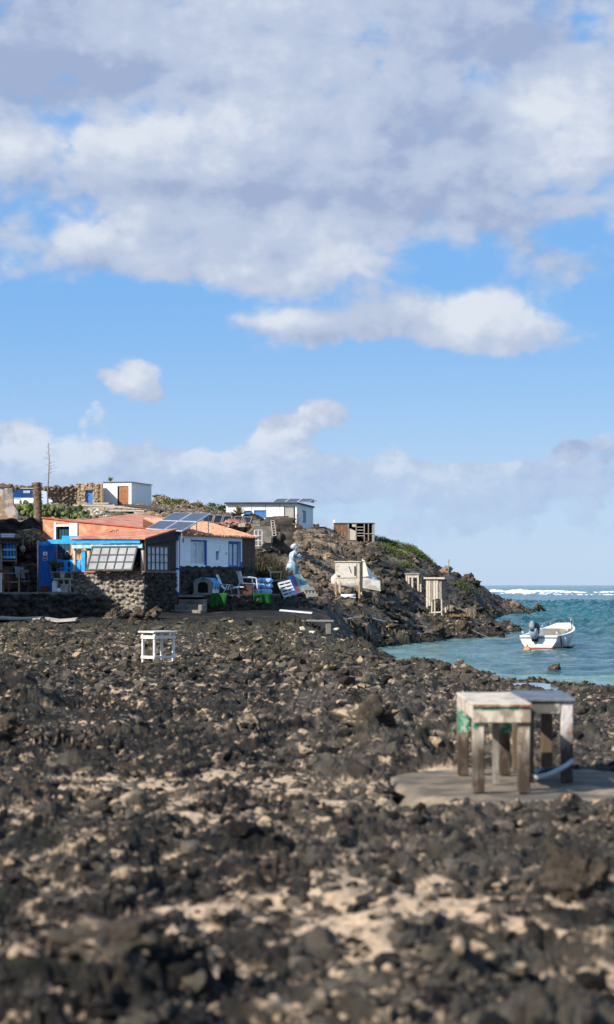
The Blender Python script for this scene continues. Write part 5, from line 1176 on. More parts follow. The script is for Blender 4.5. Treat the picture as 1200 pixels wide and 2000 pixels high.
carpet('green carpet hanging over the terrace edge below the kennel', 428, 1160, 88.62, .62, .48, R(-4), 1)
carpet('green carpet hanging over the terrace edge below the blue cushions', 513, 1155, 90.0, .78, .38, R(30), 2)

# ------------------------------------------------------------------ pallets, boards, statue
def pallet(label, corners, rows_, cols_, th, mt, group='leaning pallets'):
    a, b, c, d = [Vector(x) for x in corners]; o_ = (a+b)/2; t = thing('pallet', label, 'pallet', o_, 0, group)
    n_ = (b-a).cross(d-a).normalized()
    def pt(u, v, w=0): return a*(1-u)*(1-v)+b*u*(1-v)+c*u*v+d*(1-u)*v+n_*w-o_
    for i in range(rows_):
        v0 = i/(rows_-.45); MB().prism([pt(0, v0), pt(1, v0), pt(1, v0+.55/(rows_-.45)), pt(0, v0+.55/(rows_-.45))], n_*.022).build('slat', mt, t)
    for j in range(cols_):
        u0 = j/(cols_-1)*.92; MB().prism([pt(u0, 0, -.002), pt(u0+.08, 0, -.002), pt(u0+.08, 1, -.002), pt(u0, 1, -.002)], -n_*th).build('stringer', mt, t)
    return t
pallet('grey white pallet tilted against the dark bushes, left of the painted board', [P(555, 1168, 92.2), P(579, 1161, 92.4), P(567, 1133, 93.2), P(543, 1139, 93.0)], 5, 3, .07, mat('pallet_grey', (.42, .42, .44), .9, .15, 5, .2, 30))
pallet('smaller worn pallet lying against the right foot of the painted board', [P(601, 1167, 93.2), P(622, 1166, 93.6), P(612, 1147, 94.6), P(591, 1147, 94.2)], 2, 4, .05, GREY_WOOD)
pbs = thing('painted_board', 'large leaning board painted teal with a red and blue edge', 'board', P(590, 1158, 95.0))
c_ = [P(588, 1157, 94.0), P(609, 1150, 95.0), P(588, 1121, 97.4), P(575, 1122, 96.6)]; oo = pbs.location
MB().sheet(*[x-oo for x in c_], -.03).build('face', mat('teal_board', (.17, .28, .25), .85, .2, 3, .2, 14, (.10, .14, .22), 2.5, .58, .05, col3=(.30, .30, .12), s3=4, thr3=.64), pbs)
c2_ = [P(581, 1160, 93.6), P(588, 1157, 93.98), P(575, 1122, 96.58), P(569, 1123, 96.2)]
MB().sheet(*[x-oo for x in c2_], -.03).build('edge_strip', mat('red_blue_strip', (.26, .05, .03), .85, .3, 3, .2, 14, (.05, .10, .22), 1.6, .5, .05), pbs)
c3_ = [P(572, 1162, 93.2), P(581, 1160, 93.58), P(569, 1123, 96.18), P(561, 1127, 95.7)]
MB().sheet(*[x-oo for x in c3_], -.04).build('side_panel', BLUE, pbs)
mk_ = MB()
for f0, f1, w in ((.40, .62, .02), (.45, .45, .06)): 
    pa = c_[0].lerp(c_[3], f0).lerp(c_[1].lerp(c_[2], f0), .45)-oo; pb2 = c_[0].lerp(c_[3], f1+.02).lerp(c_[1].lerp(c_[2], f1), .52)-oo; mk_.bar(pa+Vector((0, -.03, .02)), pb2+Vector((0, -.03, .02)), .03+w, .01)
mk_.build('painted_stroke', BLUE_M, pbs)
# statue of a woman in a bonnet holding flowers
sz = k(106); stt = thing('garden_statue', 'pale painted statue of a bonneted woman clutching blue flowers', 'statue', P(572, 1134, 106), R(10))
def ring(cx, cy, z, rx, ry, n_=20, fold=0.0, ph=0): return [Vector((cx+rx*(1+fold*math.sin(9*a+ph))*math.cos(a), cy+ry*(1+fold*math.sin(9*a+ph))*math.sin(a), z)) for a in np.linspace(0, 2*math.pi, n_, endpoint=False)]
h = 72*sz
body = MB().loft([ring(-.02, 0, -.1, .31, .28, 28, .10), ring(-.02, 0, .1*h, .29, .26, 28, .10), ring(0, 0, .25*h, .245, .22, 28, .08), ring(.0, 0, .38*h, .21, .19, 28, .06), ring(-.01, 0, .48*h, .20, .17, 28, .03), ring(-.015, 0, .55*h, .15, .125, 28), ring(0.0, 0, .62*h, .16, .125, 28), ring(.03, 0, .70*h, .19, .135, 28), ring(.065, 0, .765*h, .175, .12, 28), ring(.09, 0, .80*h, .09, .08, 28), ring(.105, 0, .825*h, .06, .06, 28), ring(.125, -.01, .845*h, .085, .085, 28), ring(.14, -.015, .885*h, .105, .10, 28), ring(.13, -.01, .935*h, .10, .10, 28), ring(.115, 0, .97*h, .05, .05, 28)])
body.build('figure', mat('statue_paint', (.38, .39, .40), .7, .12, 4, .15, 18, (.20, .40, .55), 3.2, .53, .08, col3=(.34, .32, .30), s3=6, thr3=.62), stt, True)
MB().loft([ring(-.03, .0, .06*h, .33, .29, 28, .12), ring(-.04, .0, .2*h, .31, .27, 28, .12), ring(-.03, 0, .36*h, .255, .215, 28, .08), ring(-.02, 0, .50*h, .19, .16, 28)], True).build('overskirt', mat('statue_blue', (.12, .26, .34), .75, .3, 3, .2, 16, (.40, .42, .43), 3, .53, .06), stt, True)
bn = MB().loft([ring(.06, .02, .855*h, .10, .11), ring(.05, .02, .90*h, .145, .14), ring(.07, .01, .95*h, .15, .14), ring(.085, .0, .985*h, .11, .11), ring(.09, 0, 1.01*h, .02, .02)])
bn.build('bonnet', mat('statue_white', (.44, .44, .45), .7, .1, 5, .15, 18), stt, True)
MB().loft([ring(.215, -.055, .885*h, .022, .03, 10), ring(.235, -.06, .90*h, .02, .022, 10), ring(.225, -.055, .925*h, .012, .016, 10)]).build('nose', stt.children[0].data.materials[0], stt, True)
for s in (-1, 1): MB().tube([(.03, s*.15, .74*h), (-.04, s*.20, .66*h), (-.01, s*.20, .575*h), (.10, s*.15, .575*h), (.22, s*.08, .595*h)], [.062, .06, .052, .044, .036], 10).build('arm', stt.children[0].data.materials[0], stt, True)
fb = MB()
for i in range(90):
    a, e = random.uniform(0, 6.28), random.uniform(-1, 1); r = .105*random.uniform(.7, 1.1)
    p_ = Vector((.21+r*math.cos(a)*math.cos(e)*1.1, -.03+r*math.sin(a)*math.cos(e), .655*h+r*1.1*math.sin(e))); fb.leaf(p_, p_-Vector((.21, -.03, .655*h)), .06, .06, random.random())
fb.loft([ring(.20, -.03, .60*h, .04, .04, 12), ring(.21, -.03, .64*h, .10, .10, 12), ring(.21, -.03, .68*h, .09, .09, 12), ring(.21, -.03, .705*h, .02, .02, 12)])
fb.build('bouquet', mat_leaf('blue_flowers', (.12, .30, .45), (.45, .60, .68), .8), stt)
# dark reeds and shrub right of the house
rd = thing('reed_clump', 'tall dark clump of dry reeds between the house and the statue', 'shrub', P(528, 1148, 98))
m_ = MB()
for i in range(2600):
    x = random.uniform(-.75, .75); y = random.uniform(-.6, .8); hh = random.uniform(.5, 1.75)*(1-.4*max(0, x/.75)); a = random.uniform(-.28, .28); b_ = random.uniform(-.2, .2)
    p0 = Vector((x, y, -.3)); p1 = p0+Vector((a*hh*.4, b_*hh*.4, hh*.6)); p2 = p0+Vector((a*hh, b_*hh, hh)); w_ = random.uniform(.008, .02)
    m_.add([p0+Vector((-w_, 0, 0)), p0+Vector((w_, 0, 0)), p1+Vector((w_, 0, 0)), p1+Vector((-w_, 0, 0)), p2], [(0, 1, 2, 3), (3, 2, 4)], random.random())
m_.build('blades', L_REED, rd)
MB().loft([ring(0, 0, -.4, .6, .4, 14, .1), ring(0, 0, .3, .55, .4, 14, .15), ring(0, 0, .8, .3, .25, 14, .2)]).build('stems', mat('reed_core', (.02, .018, .012), .95, .4, 8, .5, 20), rd, True)
shrub('dark_shrub', 'dark leafy shrub hugging the brown end wall of the house', P(508, 1136, 97.5), 1.1, 1.5, 900, L_REED, .10)
shrub('dry_bush', 'dry brown bush just left of the statue', P(553, 1140, 101), 1.0, .8, 700, L_REED, .10)
bc = thing('broken_chair', 'broken pale chair frame and planks behind the tilted pallet', 'chair', P(542, 1140, 95), R(15))
MB().bar((-.3, 0, .45), (.22, .1, .47), .03, .05).build('seat_rail', PALE_WOOD, bc); MB().bar((-.28, 0, .47), (-.22, .02, -.1), .03).build('leg', PALE_WOOD, bc); MB().bar((.2, .1, .5), (.1, .1, -.1), .03).build('leg', PALE_WOOD, bc); MB().bar((-.3, 0, .45), (-.36, .1, .62), .03).build('back_post', PALE_WOOD, bc); MB().bar((-.4, -.1, .1), (.35, .0, .16), .03, .06).build('cross_rail', GREY_WOOD, bc)
# ------------------------------------------------------------------ behind the house: stone tower, windows, ladder, cold frames
sw2 = MB(); a, b = P(513, 1143, 126).xy.to_3d(), P(548, 1143, 122).xy.to_3d(); d = b-a
stone_face(sw2, (a.x, a.y, 3.2), d, d.length, 1.85, .36, 1400, .16, .07, .2, None, .8)
a2, b2_ = P(548, 1143, 122).xy.to_3d(), P(560, 1143, 130).xy.to_3d(); d = b2_-a2
stone_face(sw2, (a2.x, a2.y, 3.0), d, d.length, 1.6, .36, 1410, .16, .07, .25, None, .8)
solo(sw2.build('ruined_stone_wall', ST_DARK, None, True), 'tall dark ruined stone wall between the tiled roof and the hilltop house', 'wall')
gw = MB().par(P(497, 1072, 122), (.9, 0, 0), (0, .35, 0), (0, 0, 1.15)).par(P(497, 1072, 122)+Vector((.5, -.15, .3)), (.45, 0, 0), (0, .14, 0), (0, 0, .55)); solo(gw.build('grey_wall_stub', CONCRETE), 'stub of grey concrete wall behind the tiled roof corner', 'wall')
def lattice(name, label, cat, a, w, h_, nx, nz, lean, mt, bar_=.03):
    t = thing(name, label, cat, a, 0)
    for x in ([0, w] if nx == 0 else [w*i/nx for i in range(nx+1)]): MB().bar((x, 0, 0), (x+lean[0], lean[1], h_), bar_).build('upright', mt, t)
    for i in range(nz+1): f = i/nz; MB().bar((lean[0]*f, lean[1]*f-.02, h_*f), (w+lean[0]*f, lean[1]*f-.02, h_*f), bar_*.8).build('rung', mt, t)
    return t
lattice('window_frame', 'old white window frame without panes leaning behind the tiled roof', 'window frame', P(497, 1066, 119), .38, .78, 2, 3, (0, .1), PLASTIC_W)
lattice('ladder', 'white wooden ladder leaning on the dark ruined stone wall', 'ladder', P(533, 1046, 121), .17, .76, 0, 6, (-.09, .2), PALE_WOOD, .035)
cf = thing('glazed_frames', 'row of dark glass panes in pale frames on the slope behind the tiled roof', 'glass frames', P(395, 1022, 128), R(-2)); s_ = k(128)
for i in range(5):
    x0 = i*19*s_+(0, .06, -.05, .1, -.02)[i]; fr_ = MB().bar((x0, 0, 0), (x0+3*s_, .7, 18*s_-i*.03), .03).bar((x0+18*s_, 0, 0), (x0+21*s_, .7, 17*s_-i*.03), .03).bar((x0, 0, .02), (x0+18*s_, 0, .02), .03).bar((x0+3*s_, .7, 18*s_-i*.03), (x0+21*s_, .7, 17*s_-i*.03), .03).build('frame', GREY_WOOD if i % 2 else METAL, cf)
    MB().sheet((x0+.03, .02, .03), (x0+17.5*s_, .02, .03), (x0+20*s_, .69, 16.5*s_-i*.03), (x0+3.5*s_, .69, 17.5*s_-i*.03), -.01).build('pane', mat('murky_glass', (.012, .016, .026), .5, .4, 3, .3, 9, spec=.2), fr_)
rc = thing('red_tarpaulin', 'crumpled faded red tarpaulin on the heap behind the tiled roof', 'tarpaulin', P(455, 1026, 124)); m_ = MB(); vs = []
for i in range(16):
    for j in range(8): vs.append(Vector((-.75+1.6*i/15, -.4+.1*j, .05+.26*math.exp(-((i-7)/4.5)**2)*(1-abs(j-4)/6)+.06*math.sin(i*1.9+j*1.3))))
m_.add(vs, [(i*8+j, (i+1)*8+j, (i+1)*8+j+1, i*8+j+1) for i in range(15) for j in range(7)]); m_.build('sheet', mat('faded_red', (.30, .11, .09), .9, .3, 4, .3, 14, (.40, .30, .26), 5, .58, .06), rc, True).modifiers.new('t', 'SOLIDIFY').thickness = .02
for lab, px, py, w_, h_, mt in (('pale wooden crate at the right end of the glass frames', 472, 1029, .34, .17, PALE_WOOD), ('grey wooden crate on top of the stub wall', 501, 1028, .38, .30, GREY_WOOD)):
    t = thing('wooden_crate', lab, 'crate', P(px, py, 121), R(5), 'crates behind the tiled roof')
    for z in (0, h_*.52): MB().box(-w_/2, w_/2, -.14, -.12, z, z+h_*.45).build('slat', mt, t)
    MB().box(-w_/2, w_/2, -.119, .14, 0, h_*.9).build('body', DARK_WOOD, t)
heap('jumbled stone heap behind the tiled roof under the red tarpaulin', 462, 1036, 125, 2.3, .55, 110, ST_HILL, 36)
heap('dark stone heap left of the ruined stone wall', 500, 1052, 124, 1.3, .7, 90, ST_HILL, 37)

# ------------------------------------------------------------------ hilltop house
C2 = P(580, 1036, 205); th2 = math.atan2(-.118, .993); s_ = k(205)
h2 = thing('hilltop_house', 'long low white house with blue shutters on top of the hill', 'house', C2, th2)
L2 = 139*s_; D2 = 12.0
mb = MB()
hx = [(-103*s_, -89.5*s_, 24*s_, 38*s_), (-83.5*s_, -61*s_, 24*s_, 39*s_), (-24*s_, -3*s_, -2.0, 46.5*s_)]
xs = sorted({-L2, 0.0}|{a for a, *_ in hx}|{b for _, b, *_ in hx})
for a, b in zip(xs, xs[1:]):
    hh_ = [q for q in hx if q[0] <= a and b <= q[1]]
    if not hh_: mb.box(a, b, 0, .2, -2.0, 54*s_)
    else:
        q = hh_[0]
        if q[2] > -1: mb.box(a, b, 0, .2, -2.0, q[2])
        mb.box(a, b, 0, .2, q[3], 54*s_)
mb.build('front_wall', WHITE, h2)
mb = MB(); wall_with_holes(mb, .201, D2, -2.0, 54*s_, [(4.0, 6.6, 18*s_, 42*s_)], -.2, -.001); mb.box(-L2, -L2+.2, .2, D2, -2, 54*s_).box(-L2+.2, -.2, D2-.2, D2, -2, 54*s_); mb.build('side_wall', WHITE, h2)
for q in hx[:2]:
    sh_ = MB().box(q[0], q[1], .05, .10, q[2], q[3]).build('shutter', BLUE_M if q[0] < -4 else BLUE_M, h2); MB().box(q[0]-.04, q[0], -.012, .05, q[2]-.04, q[3]+.04).box(q[1], q[1]+.04, -.012, .05, q[2]-.04, q[3]+.04).box(q[0], q[1], -.012, .05, q[3], q[3]+.04).build('frame', BLUE, sh_)
d_ = MB().box(hx[2][0], hx[2][1]-.14, .03, .08, -2.0, 46*s_).build('door', mat('grey_door', (.36, .34, .31), .8, .1, 3, .1, 20), h2); MB().box(hx[2][1]-.3, hx[2][1]-.24, -.01, .03, .3, .5).build('handle', METAL, d_)
MB().box(hx[2][1]-.14, hx[2][1], .0, .1, -2.0, 46.5*s_).box(hx[2][0]-.05, hx[2][0], -.012, .03, -2.0, 46.5*s_).build('door_frame', DARK_WOOD, h2)
w_ = MB().box(-.10, -.06, 4.0, 4.3, 18*s_, 42*s_).box(-.10, -.06, 6.3, 6.6, 18*s_, 42*s_).box(-.1, -.06, 4.3, 6.3, 40*s_, 42*s_).box(-.1, -.06, 4.3, 6.3, 18*s_, 20*s_).box(-.09, -.05, 5.2, 5.4, 20*s_, 40*s_).build('side_window', BLUE, h2); MB().box(-.085, -.08, 4.3, 6.3, 20*s_, 40*s_).build('pane', GLASS_D, w_)
m_ = MB(); corrugated(m_, (-L2-.15, -.35, 54.5*s_), (.15, -.35, 54.5*s_), (.15, D2+.3, 54.5*s_+.03), (-L2-.15, D2+.3, 54.5*s_+.03), 36, .05); m_.build('ribbed_roof', mat('dark_grey_roof', (.10, .10, .105), .8, .2, 4, .2, 20), h2)
MB().box(-L2, 0, .25, .30, 53*s_, 54*s_).box(.0, .10, -.2, D2, 52.5*s_, 53.9*s_).build('fascia', GREY_P, h2)
for x in (-82, -54.5, -26): MB().box((x-.4)*s_-.32, (x+.4)*s_-.32, -.012, 0, -1.0, 52*s_).build('wall_seam', GREY_P, h2)
sp2 = thing('roof_solar_panels', 'three dark solar panels in a row on the hilltop house roof', 'solar panels', P(533, 981, 209), th2)
for i in range(3):
    a, b, c, d = (i*25*s_, 0, 0), (i*25*s_+24*s_, 0, 0), (i*25*s_+30*s_, 1.3, 8.6*s_), (i*25*s_+6*s_, 1.3, 8.6*s_)
    pf = MB().sheet(a, b, c, d, -.04).build('panel', PANEL, sp2); q = MB()
    q.bar(a, b, .04).bar(b, c, .04).bar(c, d, .04).bar(d, a, .04).build('frame', PANEL_F, pf)
for x in (62, 74): MB().bar((x*s_+5*s_, 1.25, 8.2*s_), (x*s_+5*s_, 1.3, -.05), .05).build('leg', METAL, sp2)
MB().box(72*s_, 79*s_, 1.2, 1.5, 0, 5*s_).build('inverter_box', PLASTIC_W, sp2); MB().bar((80*s_, 1.3, 3.4*s_), (87*s_, 1.3, 3.0*s_), .06).build('pipe', METAL, sp2)
shrub('thin_shrub', 'thin pale shrub growing in front of the hilltop house door', P(580, 1036, 201), .55, 1.4, 150, L_AGAVE, .12)
# trestle, low tank, rusty shack
tr_ = thing('trestle_table', 'dark wooden trestle on the hilltop between the house and the shack', 'trestle', P(613, 1042, 216), 0); s_ = k(216)
MB().box(0, 22*s_, -.3, .3, 11*s_, 13*s_).build('top', DARK_WOOD, tr_)
for x in (1, 8, 15, 21): MB().box(x*s_-.04, x*s_+.04, -.05, .05, -.4, 11*s_).build('leg', DARK_WOOD, tr_)
wt = MB().prism([(0, 0, -.3), (.5, 0, -.3), (.5, 0, .35), (.1, 0, .42), (0, 0, .36)], (0, .5, 0)); solo(wt.build('white_tank', HULL_OLD), 'small white tank end beside the dark trestle', 'tank', P(636, 1042, 217))
SHB = P(652, 1046, 214); s_ = k(214); sh2 = thing('rusty_shack', 'derelict rusty brown shack with an open slatted side on the hill', 'shack', SHB, R(-4))
MB().box(0, 28*s_, 0, .15, -.6, 24*s_).build('rusty_wall', RUST, sh2)
MB().prism([(29*s_, 0, -.4), (43*s_, 0, -.4), (43*s_, 0, 9*s_), (29*s_, 0, 15*s_)], (0, .1, 0)).box(36*s_, 43*s_, 0, .1, 17*s_, 24*s_).build('patched_panel', PALE_WOOD, sh2)
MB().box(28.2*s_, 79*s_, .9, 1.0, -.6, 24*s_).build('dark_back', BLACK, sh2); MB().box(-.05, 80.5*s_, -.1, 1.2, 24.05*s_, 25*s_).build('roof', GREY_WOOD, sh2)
for x in (29, 44, 60, 68, 79): MB().box(x*s_-.045, x*s_+.045, -.06, .03, -.8, 24*s_).build('post', GREY_WOOD, sh2)
for z in (16, 10, 4, -1): MB().box(44.8*s_, 59*s_, -.01, .05, z*s_, (z+1)*s_).build('shelf_board', PALE_WOOD, sh2)
MB().box(60.5*s_, 78.5*s_, -.02, .03, 3*s_, 4*s_).build('rail', PALE_WOOD, sh2); MB().box(-2*s_, 2.5*s_, .3, .5, 20*s_, 31*s_).build('chimney', HULL_OLD, sh2)
MB().box(75*s_, 79*s_, .04, 1.0, -.6, 24*s_).build('side_sheet', mat('grey_sheet', (.25, .26, .27), .7, .2, 4, .2, 20), sh2)
agave('blue_agave', 'grey green agave on the slope in front of the rusty shack', P(657, 1057, 203), 26, 1.0, .10, mat_leaf('grey_agave', (.10, .13, .10), (.30, .34, .30)), (.2, 1.3))
for lab, px, py, Y, w, h in (('widest green shrub mat on the skyline of the headland', 800, 1080, 221, 2.9, .6), ('pale green shrub patch on the slope left of the skyline mat', 769, 1102, 190, 2.1, .75), ('small green shrub at the foot of the slope, lowest of the green patches', 797, 1116, 172, 1.5, .5), ('olive shrub just right of the rusty shack', 760, 1066, 216, 2.0, .55), ('green shrub at the right end of the headland skyline', 826, 1095, 219, 2.4, .55), ('small yellow green shrub right of the pale hutch', 903, 1147, 184, 1.0, .4)):
    shrub('green_shrub', lab, GT(px, Y, -.05), w, h, 3200, L_BUSH, .11, group='green shrubs on the headland', conform=True)

# ------------------------------------------------------------------ fish hutch and upturned boat on the slope
FH = RG(680, 1166, 90); s_ = k(110); fh = thing('fish_hutch', 'weathered wooden hutch on four legs with a strapped door', 'hutch', FH, R(-14))
MB().box(-.60, .55, 0, .62, 41*s_-.13, 68*s_).build('cabinet', PALE_WOOD, fh)
MB().box(-.64, .62, -.05, .68, 68*s_+.003, 70*s_).box(-.63, .58, -.03, -.002, 30*s_, 41*s_-.134).build('top_board', PALE_WOOD, fh)
MB().box(.555, .66, -.04, .10, 12*s_, 69*s_-.06).build('corner_board', DARK_WOOD, fh)
fh.scale = (FH.y/110,)*3
d_ = MB().box(-.54, .40, -.035, -.002, 41*s_-.08, 67*s_-.03).build('door', mat('grey_white_board', (.52, .50, .45), .85, .12, 3, .2, 20, (.36, .32, .27), 3, .58, .08), fh)
MB().bar((.05, -.05, 60*s_), (.16, -.05, 48*s_), .02, .05, (0, 1, 0)).build('strap', BLACK_P, d_); MB().box(-.48, -.36, -.055, -.036, 41*s_-.03, 41*s_+.03).build('hinge', BLACK_P, d_); MB().box(.30, .38, -.05, -.036, 41*s_+.02, 60*s_).build('edge_rust', DARK_WOOD, d_)
for x, y in ((-.56, .02), (.52, .02), (-.50, .56), (.48, .56)): MB().bar((x, y, -.25), (x+(-.02 if x < 0 else .02), y, 36*s_), .085, .085).build('leg', TAN_WOOD if y < .3 else PALE_WOOD, fh)
ub = thing('upturned_boat', 'old white boat turned over on the slope behind the wooden hutch', 'boat', P(648, 1138, 113.5), R(-5)); s_ = k(113.5)
bl = MB(); rings = []
Lb = 95*s_; cs = [(0, .35, .32), (.12, .52, .62), (.32, .66, .86), (.55, .70, 1.02), (.72, .62, 1.08), (.86, .55, .72), (1.0, .42, .42)]
for f, w_, hh_ in cs: rings.append([Vector((Lb*f, -w_*math.cos(a)*(1 if abs(math.cos(a)) < .9 else 1.0), -.05-.35*f+hh_*max(0, math.sin(a))**.7)) for a in np.linspace(0, math.pi, 13)])
bl.loft(rings).build('hull', HULL_OLD, ub, True)
MB().prism([(Lb*.60, -.74, -.22), (Lb*1.02, -.50, -.40), (Lb*1.01, -.48, .10), (Lb*.62, -.72, .22)], (0, .04, 0)).build('side_plank', HULL_OLD, ub)
MB().prism([(Lb*.60, -.66, .25), (Lb*.78, -.60, .30), (Lb*.70, -.40, 1.00), (Lb*.64, -.35, 1.12)], (0, .05, 0)).build('cover_flap', mat('old_tarp', (.62, .55, .47), .9, .15, 3, .3, 12), ub)
hs_ = thing('hose_coil', 'coil of pale hose lying under the wooden hutch', 'hose', RG(681, 1170, 90)+Vector((0, 0, .04))); pts_ = [(.32*math.cos(a*1.02)*(1+.03*math.sin(a*3)), .2*math.sin(a), .02+.006*a) for a in np.linspace(0, 25, 110)]; MB().tube(pts_, .022, 6).build('coil', PLASTIC_W, hs_, True)
ty = thing('old_log', 'short dark weathered log lying right of the wooden hutch', 'log', RG(713, 1168, 90), R(-8)); MB().tube([(-.32, 0, .14), (0, .02, .15), (.34, .03, .13)], [.15, .17, .14], 10).build('wood', mat('old_log_wood', (.10, .065, .045), .95, .35, 5, .6, 16), ty, True)
hp = MB(); v0, f0 = ico(2); hp.add((rock_shape(v0, 41)*np.array([.22, .2, .2])+np.array([0, 0, .14])).tolist(), [tuple(f) for f in f0.tolist()]); solo(hp.build('crab_pot', mat('netted_pot', (.09, .075, .055), .95, .5, 12, .8, 30), None, True), 'dark bundle of netting sitting under the wooden hutch', 'net bundle', RG(683, 1162, 90))
# boards lying on the black ground
b_ = MB().sheet((-.52, .1, .12), (.56, -.28, .03), (.60, .12, .06), (-.48, .5, .15), .018); solo(b_.build('white_board', PLASTIC_W), 'long white board lying on the black ground in front of the terrace', 'board', RG(576, 1202, 60)+Vector((0, 0, .03)))
gb = thing('plank_bench', 'low grey plank bench resting on stones on the black ground', 'bench', RG(621, 1228, 60), R(-3)); s_ = k(81)
for i in range(3): MB().bar((-31*s_, -.18+i*.17, .27+.012*i), (31*s_, -.18+i*.17, .25+.012*i), .14, .035).build('plank', GREY_WOOD, gb)
for x in (-20, 22): MB().box(x*s_-.1, x*s_+.1, -.2, .22, -.2, .235).build('support', CONCRETE, gb, bevel=.03)
cs_ = mat('coral_stone', (.52, .46, .38), .9, .2, 5, .4, 18)
for i, (lab, px, Y) in enumerate((('whitish stone under the right end of the plank bench', 640, 80.0), ('pale stone left of the plank bench', 592, 80.4), ('flat pale stone in front of the plank bench', 612, 79.6), ('reddish white stone by the black ground edge', 655, 80.3))):
    v0, f0 = ico(2); m_ = MB().add((rock_shape(v0, 60+i)*np.array([.16, .13, .09])).tolist(), [tuple(f) for f in f0.tolist()]); solo(m_.build('pale_stone', cs_), lab, 'stone', RG(px, (1226, 1230, 1236, 1232)[i], 60)+Vector((0, 0, .03)), i, 'pale stones by the plank bench')
# small table on the slope
stb = thing('slope_table', 'small grey wooden table standing on the slope', 'table', RG(808, 1148, 108), R(-16)); s_ = k(127); stb.scale = (stb.location.y/127,)*3
MB().box(-.42, .42, -.28, .28, 26*s_, 29*s_).build('top', GREY_WOOD, stb); MB().box(-.34, .34, -.22, -.19, 20*s_, 26*s_-.003).build('apron', PALE_WOOD, stb)
for x, y, z in ((-.32, -.2, 0), (.30, -.2, -.15), (-.30, .2, 0), (.33, .22, -.1), (-.02, -.16, 0)): MB().box(x-.045, x+.045, y-.045, y+.045, z-.3, 26*s_-.004).build('leg', PALE_WOOD, stb)
# tall plank hutch
ph = thing('plank_hutch', 'tall narrow hutch of bare vertical planks on the rocky shore', 'hutch', RG(853, 1199, 112), R(-24)); s_ = k(139); ph.scale = (ph.location.y/139,)*3
MB().box(-.62, .66, -.45, .55, 68*s_, 71.5*s_).build('top_board', PALE_WOOD, ph)
for i in range(5):
    w_ = .125; x = -.46+i*.15; z0 = (14, 16, 26, 28, 30)[i]; MB().box(x-w_/2, x+w_/2, -.33, -.29, z0*s_, 68*s_-.002).build('plank', PALE_WOOD if i != 2 else GREY_WOOD, ph)
MB().box(-.5, .42, -.28, .36, 29*s_, 67*s_).build('inner_box', GREY_WOOD, ph)
for x, y in ((-.46, -.24), (.40, -.24), (-.40, .34), (.42, .34), (-.02, -.22)): MB().bar((x+(x*.06), y, -.2), (x, y, 29*s_), .075, .075).build('leg', PALE_WOOD, ph)
MB().bar((-.5, -.27, .05), (.45, -.27, .12), .05, .08).build('foot_rail', PALE_WOOD, ph)
for lab, px, Y, h_ in (('thin wooden stake right of the plank hutch', 877, 138.5, 1.0),): m_ = MB().tube([(0, 0, -.2), (.02, 0, h_)], .03, 6); solo(m_.build('stake', PALE_WOOD, None, True), lab, 'stake', RG(px, 1201, 112))
m_ = MB().tube([(0, 0, -.3), (.03, 0, 1.3)], .05, 6); solo(m_.build('stake', GREY_WOOD, None, True), 'grey stake on the headland slope above the plank hutch', 'stake', P(876, 1124, 190))
dg = thing('dry_grass_tuft', 'tuft of dry golden grass right of the plank hutch', 'grass tuft', RG(892, 1203, 112)); m_ = MB()
for i in range(700):
    x, y = random.gauss(0, .5), random.gauss(0, .35); hh = random.uniform(.08, .26); m_.leaf((x, y, -.05), (random.uniform(-.9, .9), random.uniform(-.9, .9), 1), .022, hh, random.random())
m_.build('blades', L_DRY, dg)
# mooring line and stray hoses
ml = MB().tube([P(886, 1209, 131), P(905, 1222, 124), P(930, 1235, 115)+Vector((0, 0, .02)), P(960, 1247, 106), P(985, 1249, 101), P(1012, 1243, 98.2)], .011, 6); solo(ml.build('mooring_rope', mat('old_rope', (.24, .21, .17), .95, .2, 20, .2, 50), None, True), 'pale mooring rope running from the spit to the white boat', 'rope')
hz_ = [GT(px, Y, .06) for px, Y in ((700, 99.5), (712, 99), (725, 99.6), (740, 100.2), (752, 101.0), (764, 102.4))]; hz_ = [RG(680+i*14, 1207+(4, 1, 0, 2, 5, 9, 8)[i], 80)+Vector((0, 0, .05)) for i in range(7)]; solo(MB().tube(hz_, .02, 5).build('stray_hose', PLASTIC_W, None, True), 'thin white hose trailing over the black rocks right of the plank bench', 'hose')

# ------------------------------------------------------------------ boat
bt = thing('motor_boat', 'small white open motorboat moored in the cove', 'boat', P(1052, 1143, 98.3).xy.to_3d()+Vector((0, 0, WZ)), math.atan2(.93, .36))
# local x runs from the transom to the bow
Lb, Bm = 4.3, .84
def sect(t): 
    b = Bm*(.93+.09*math.sin(min(t, .5)*math.pi))*(1-max(0, (t-.42)/.58)**2.3) if t < 1 else 0
    return max(b, .015), .52+.06*t+.42*t*t, -.22+.62*max(0, (t-.72)/.28)**2.2
def hull_ring(t, f=1.0, zin=0.0):
    b, s, kz = sect(t); b *= f; out = []
    for i in range(17):
        u = i/8-1; a = abs(u); y = math.copysign(b*(min(1, a*1.35)**.75)*(.80+.20*a), u); z = kz+zin+(s-kz-zin)*max(0, (a-.35)/.65)**.9+.10*a
        out.append(Vector((Lb*t+.18*(t**3)*(z-0), y, min(z, s))))
    out[0].z = out[-1].z = s
    return out
ts = list(np.linspace(0, .6, 8))+list(np.linspace(.68, 1, 9))
o_r = [hull_ring(t) for t in ts]; i_r = [hull_ring(min(t, .97) if t > .02 else .02, .90, .16) for t in ts]
hm_ = MB(); n_ = 17
hm_.add([p for r in o_r for p in r], [(i*n_+j, (i+1)*n_+j, (i+1)*n_+j+1, i*n_+j+1) for i in range(len(ts)-1) for j in range(n_-1)]+[tuple(range(n_))])
ho = hm_.build('hull', HULL_W, bt, True); ho.data.polygons[-1].use_smooth = False
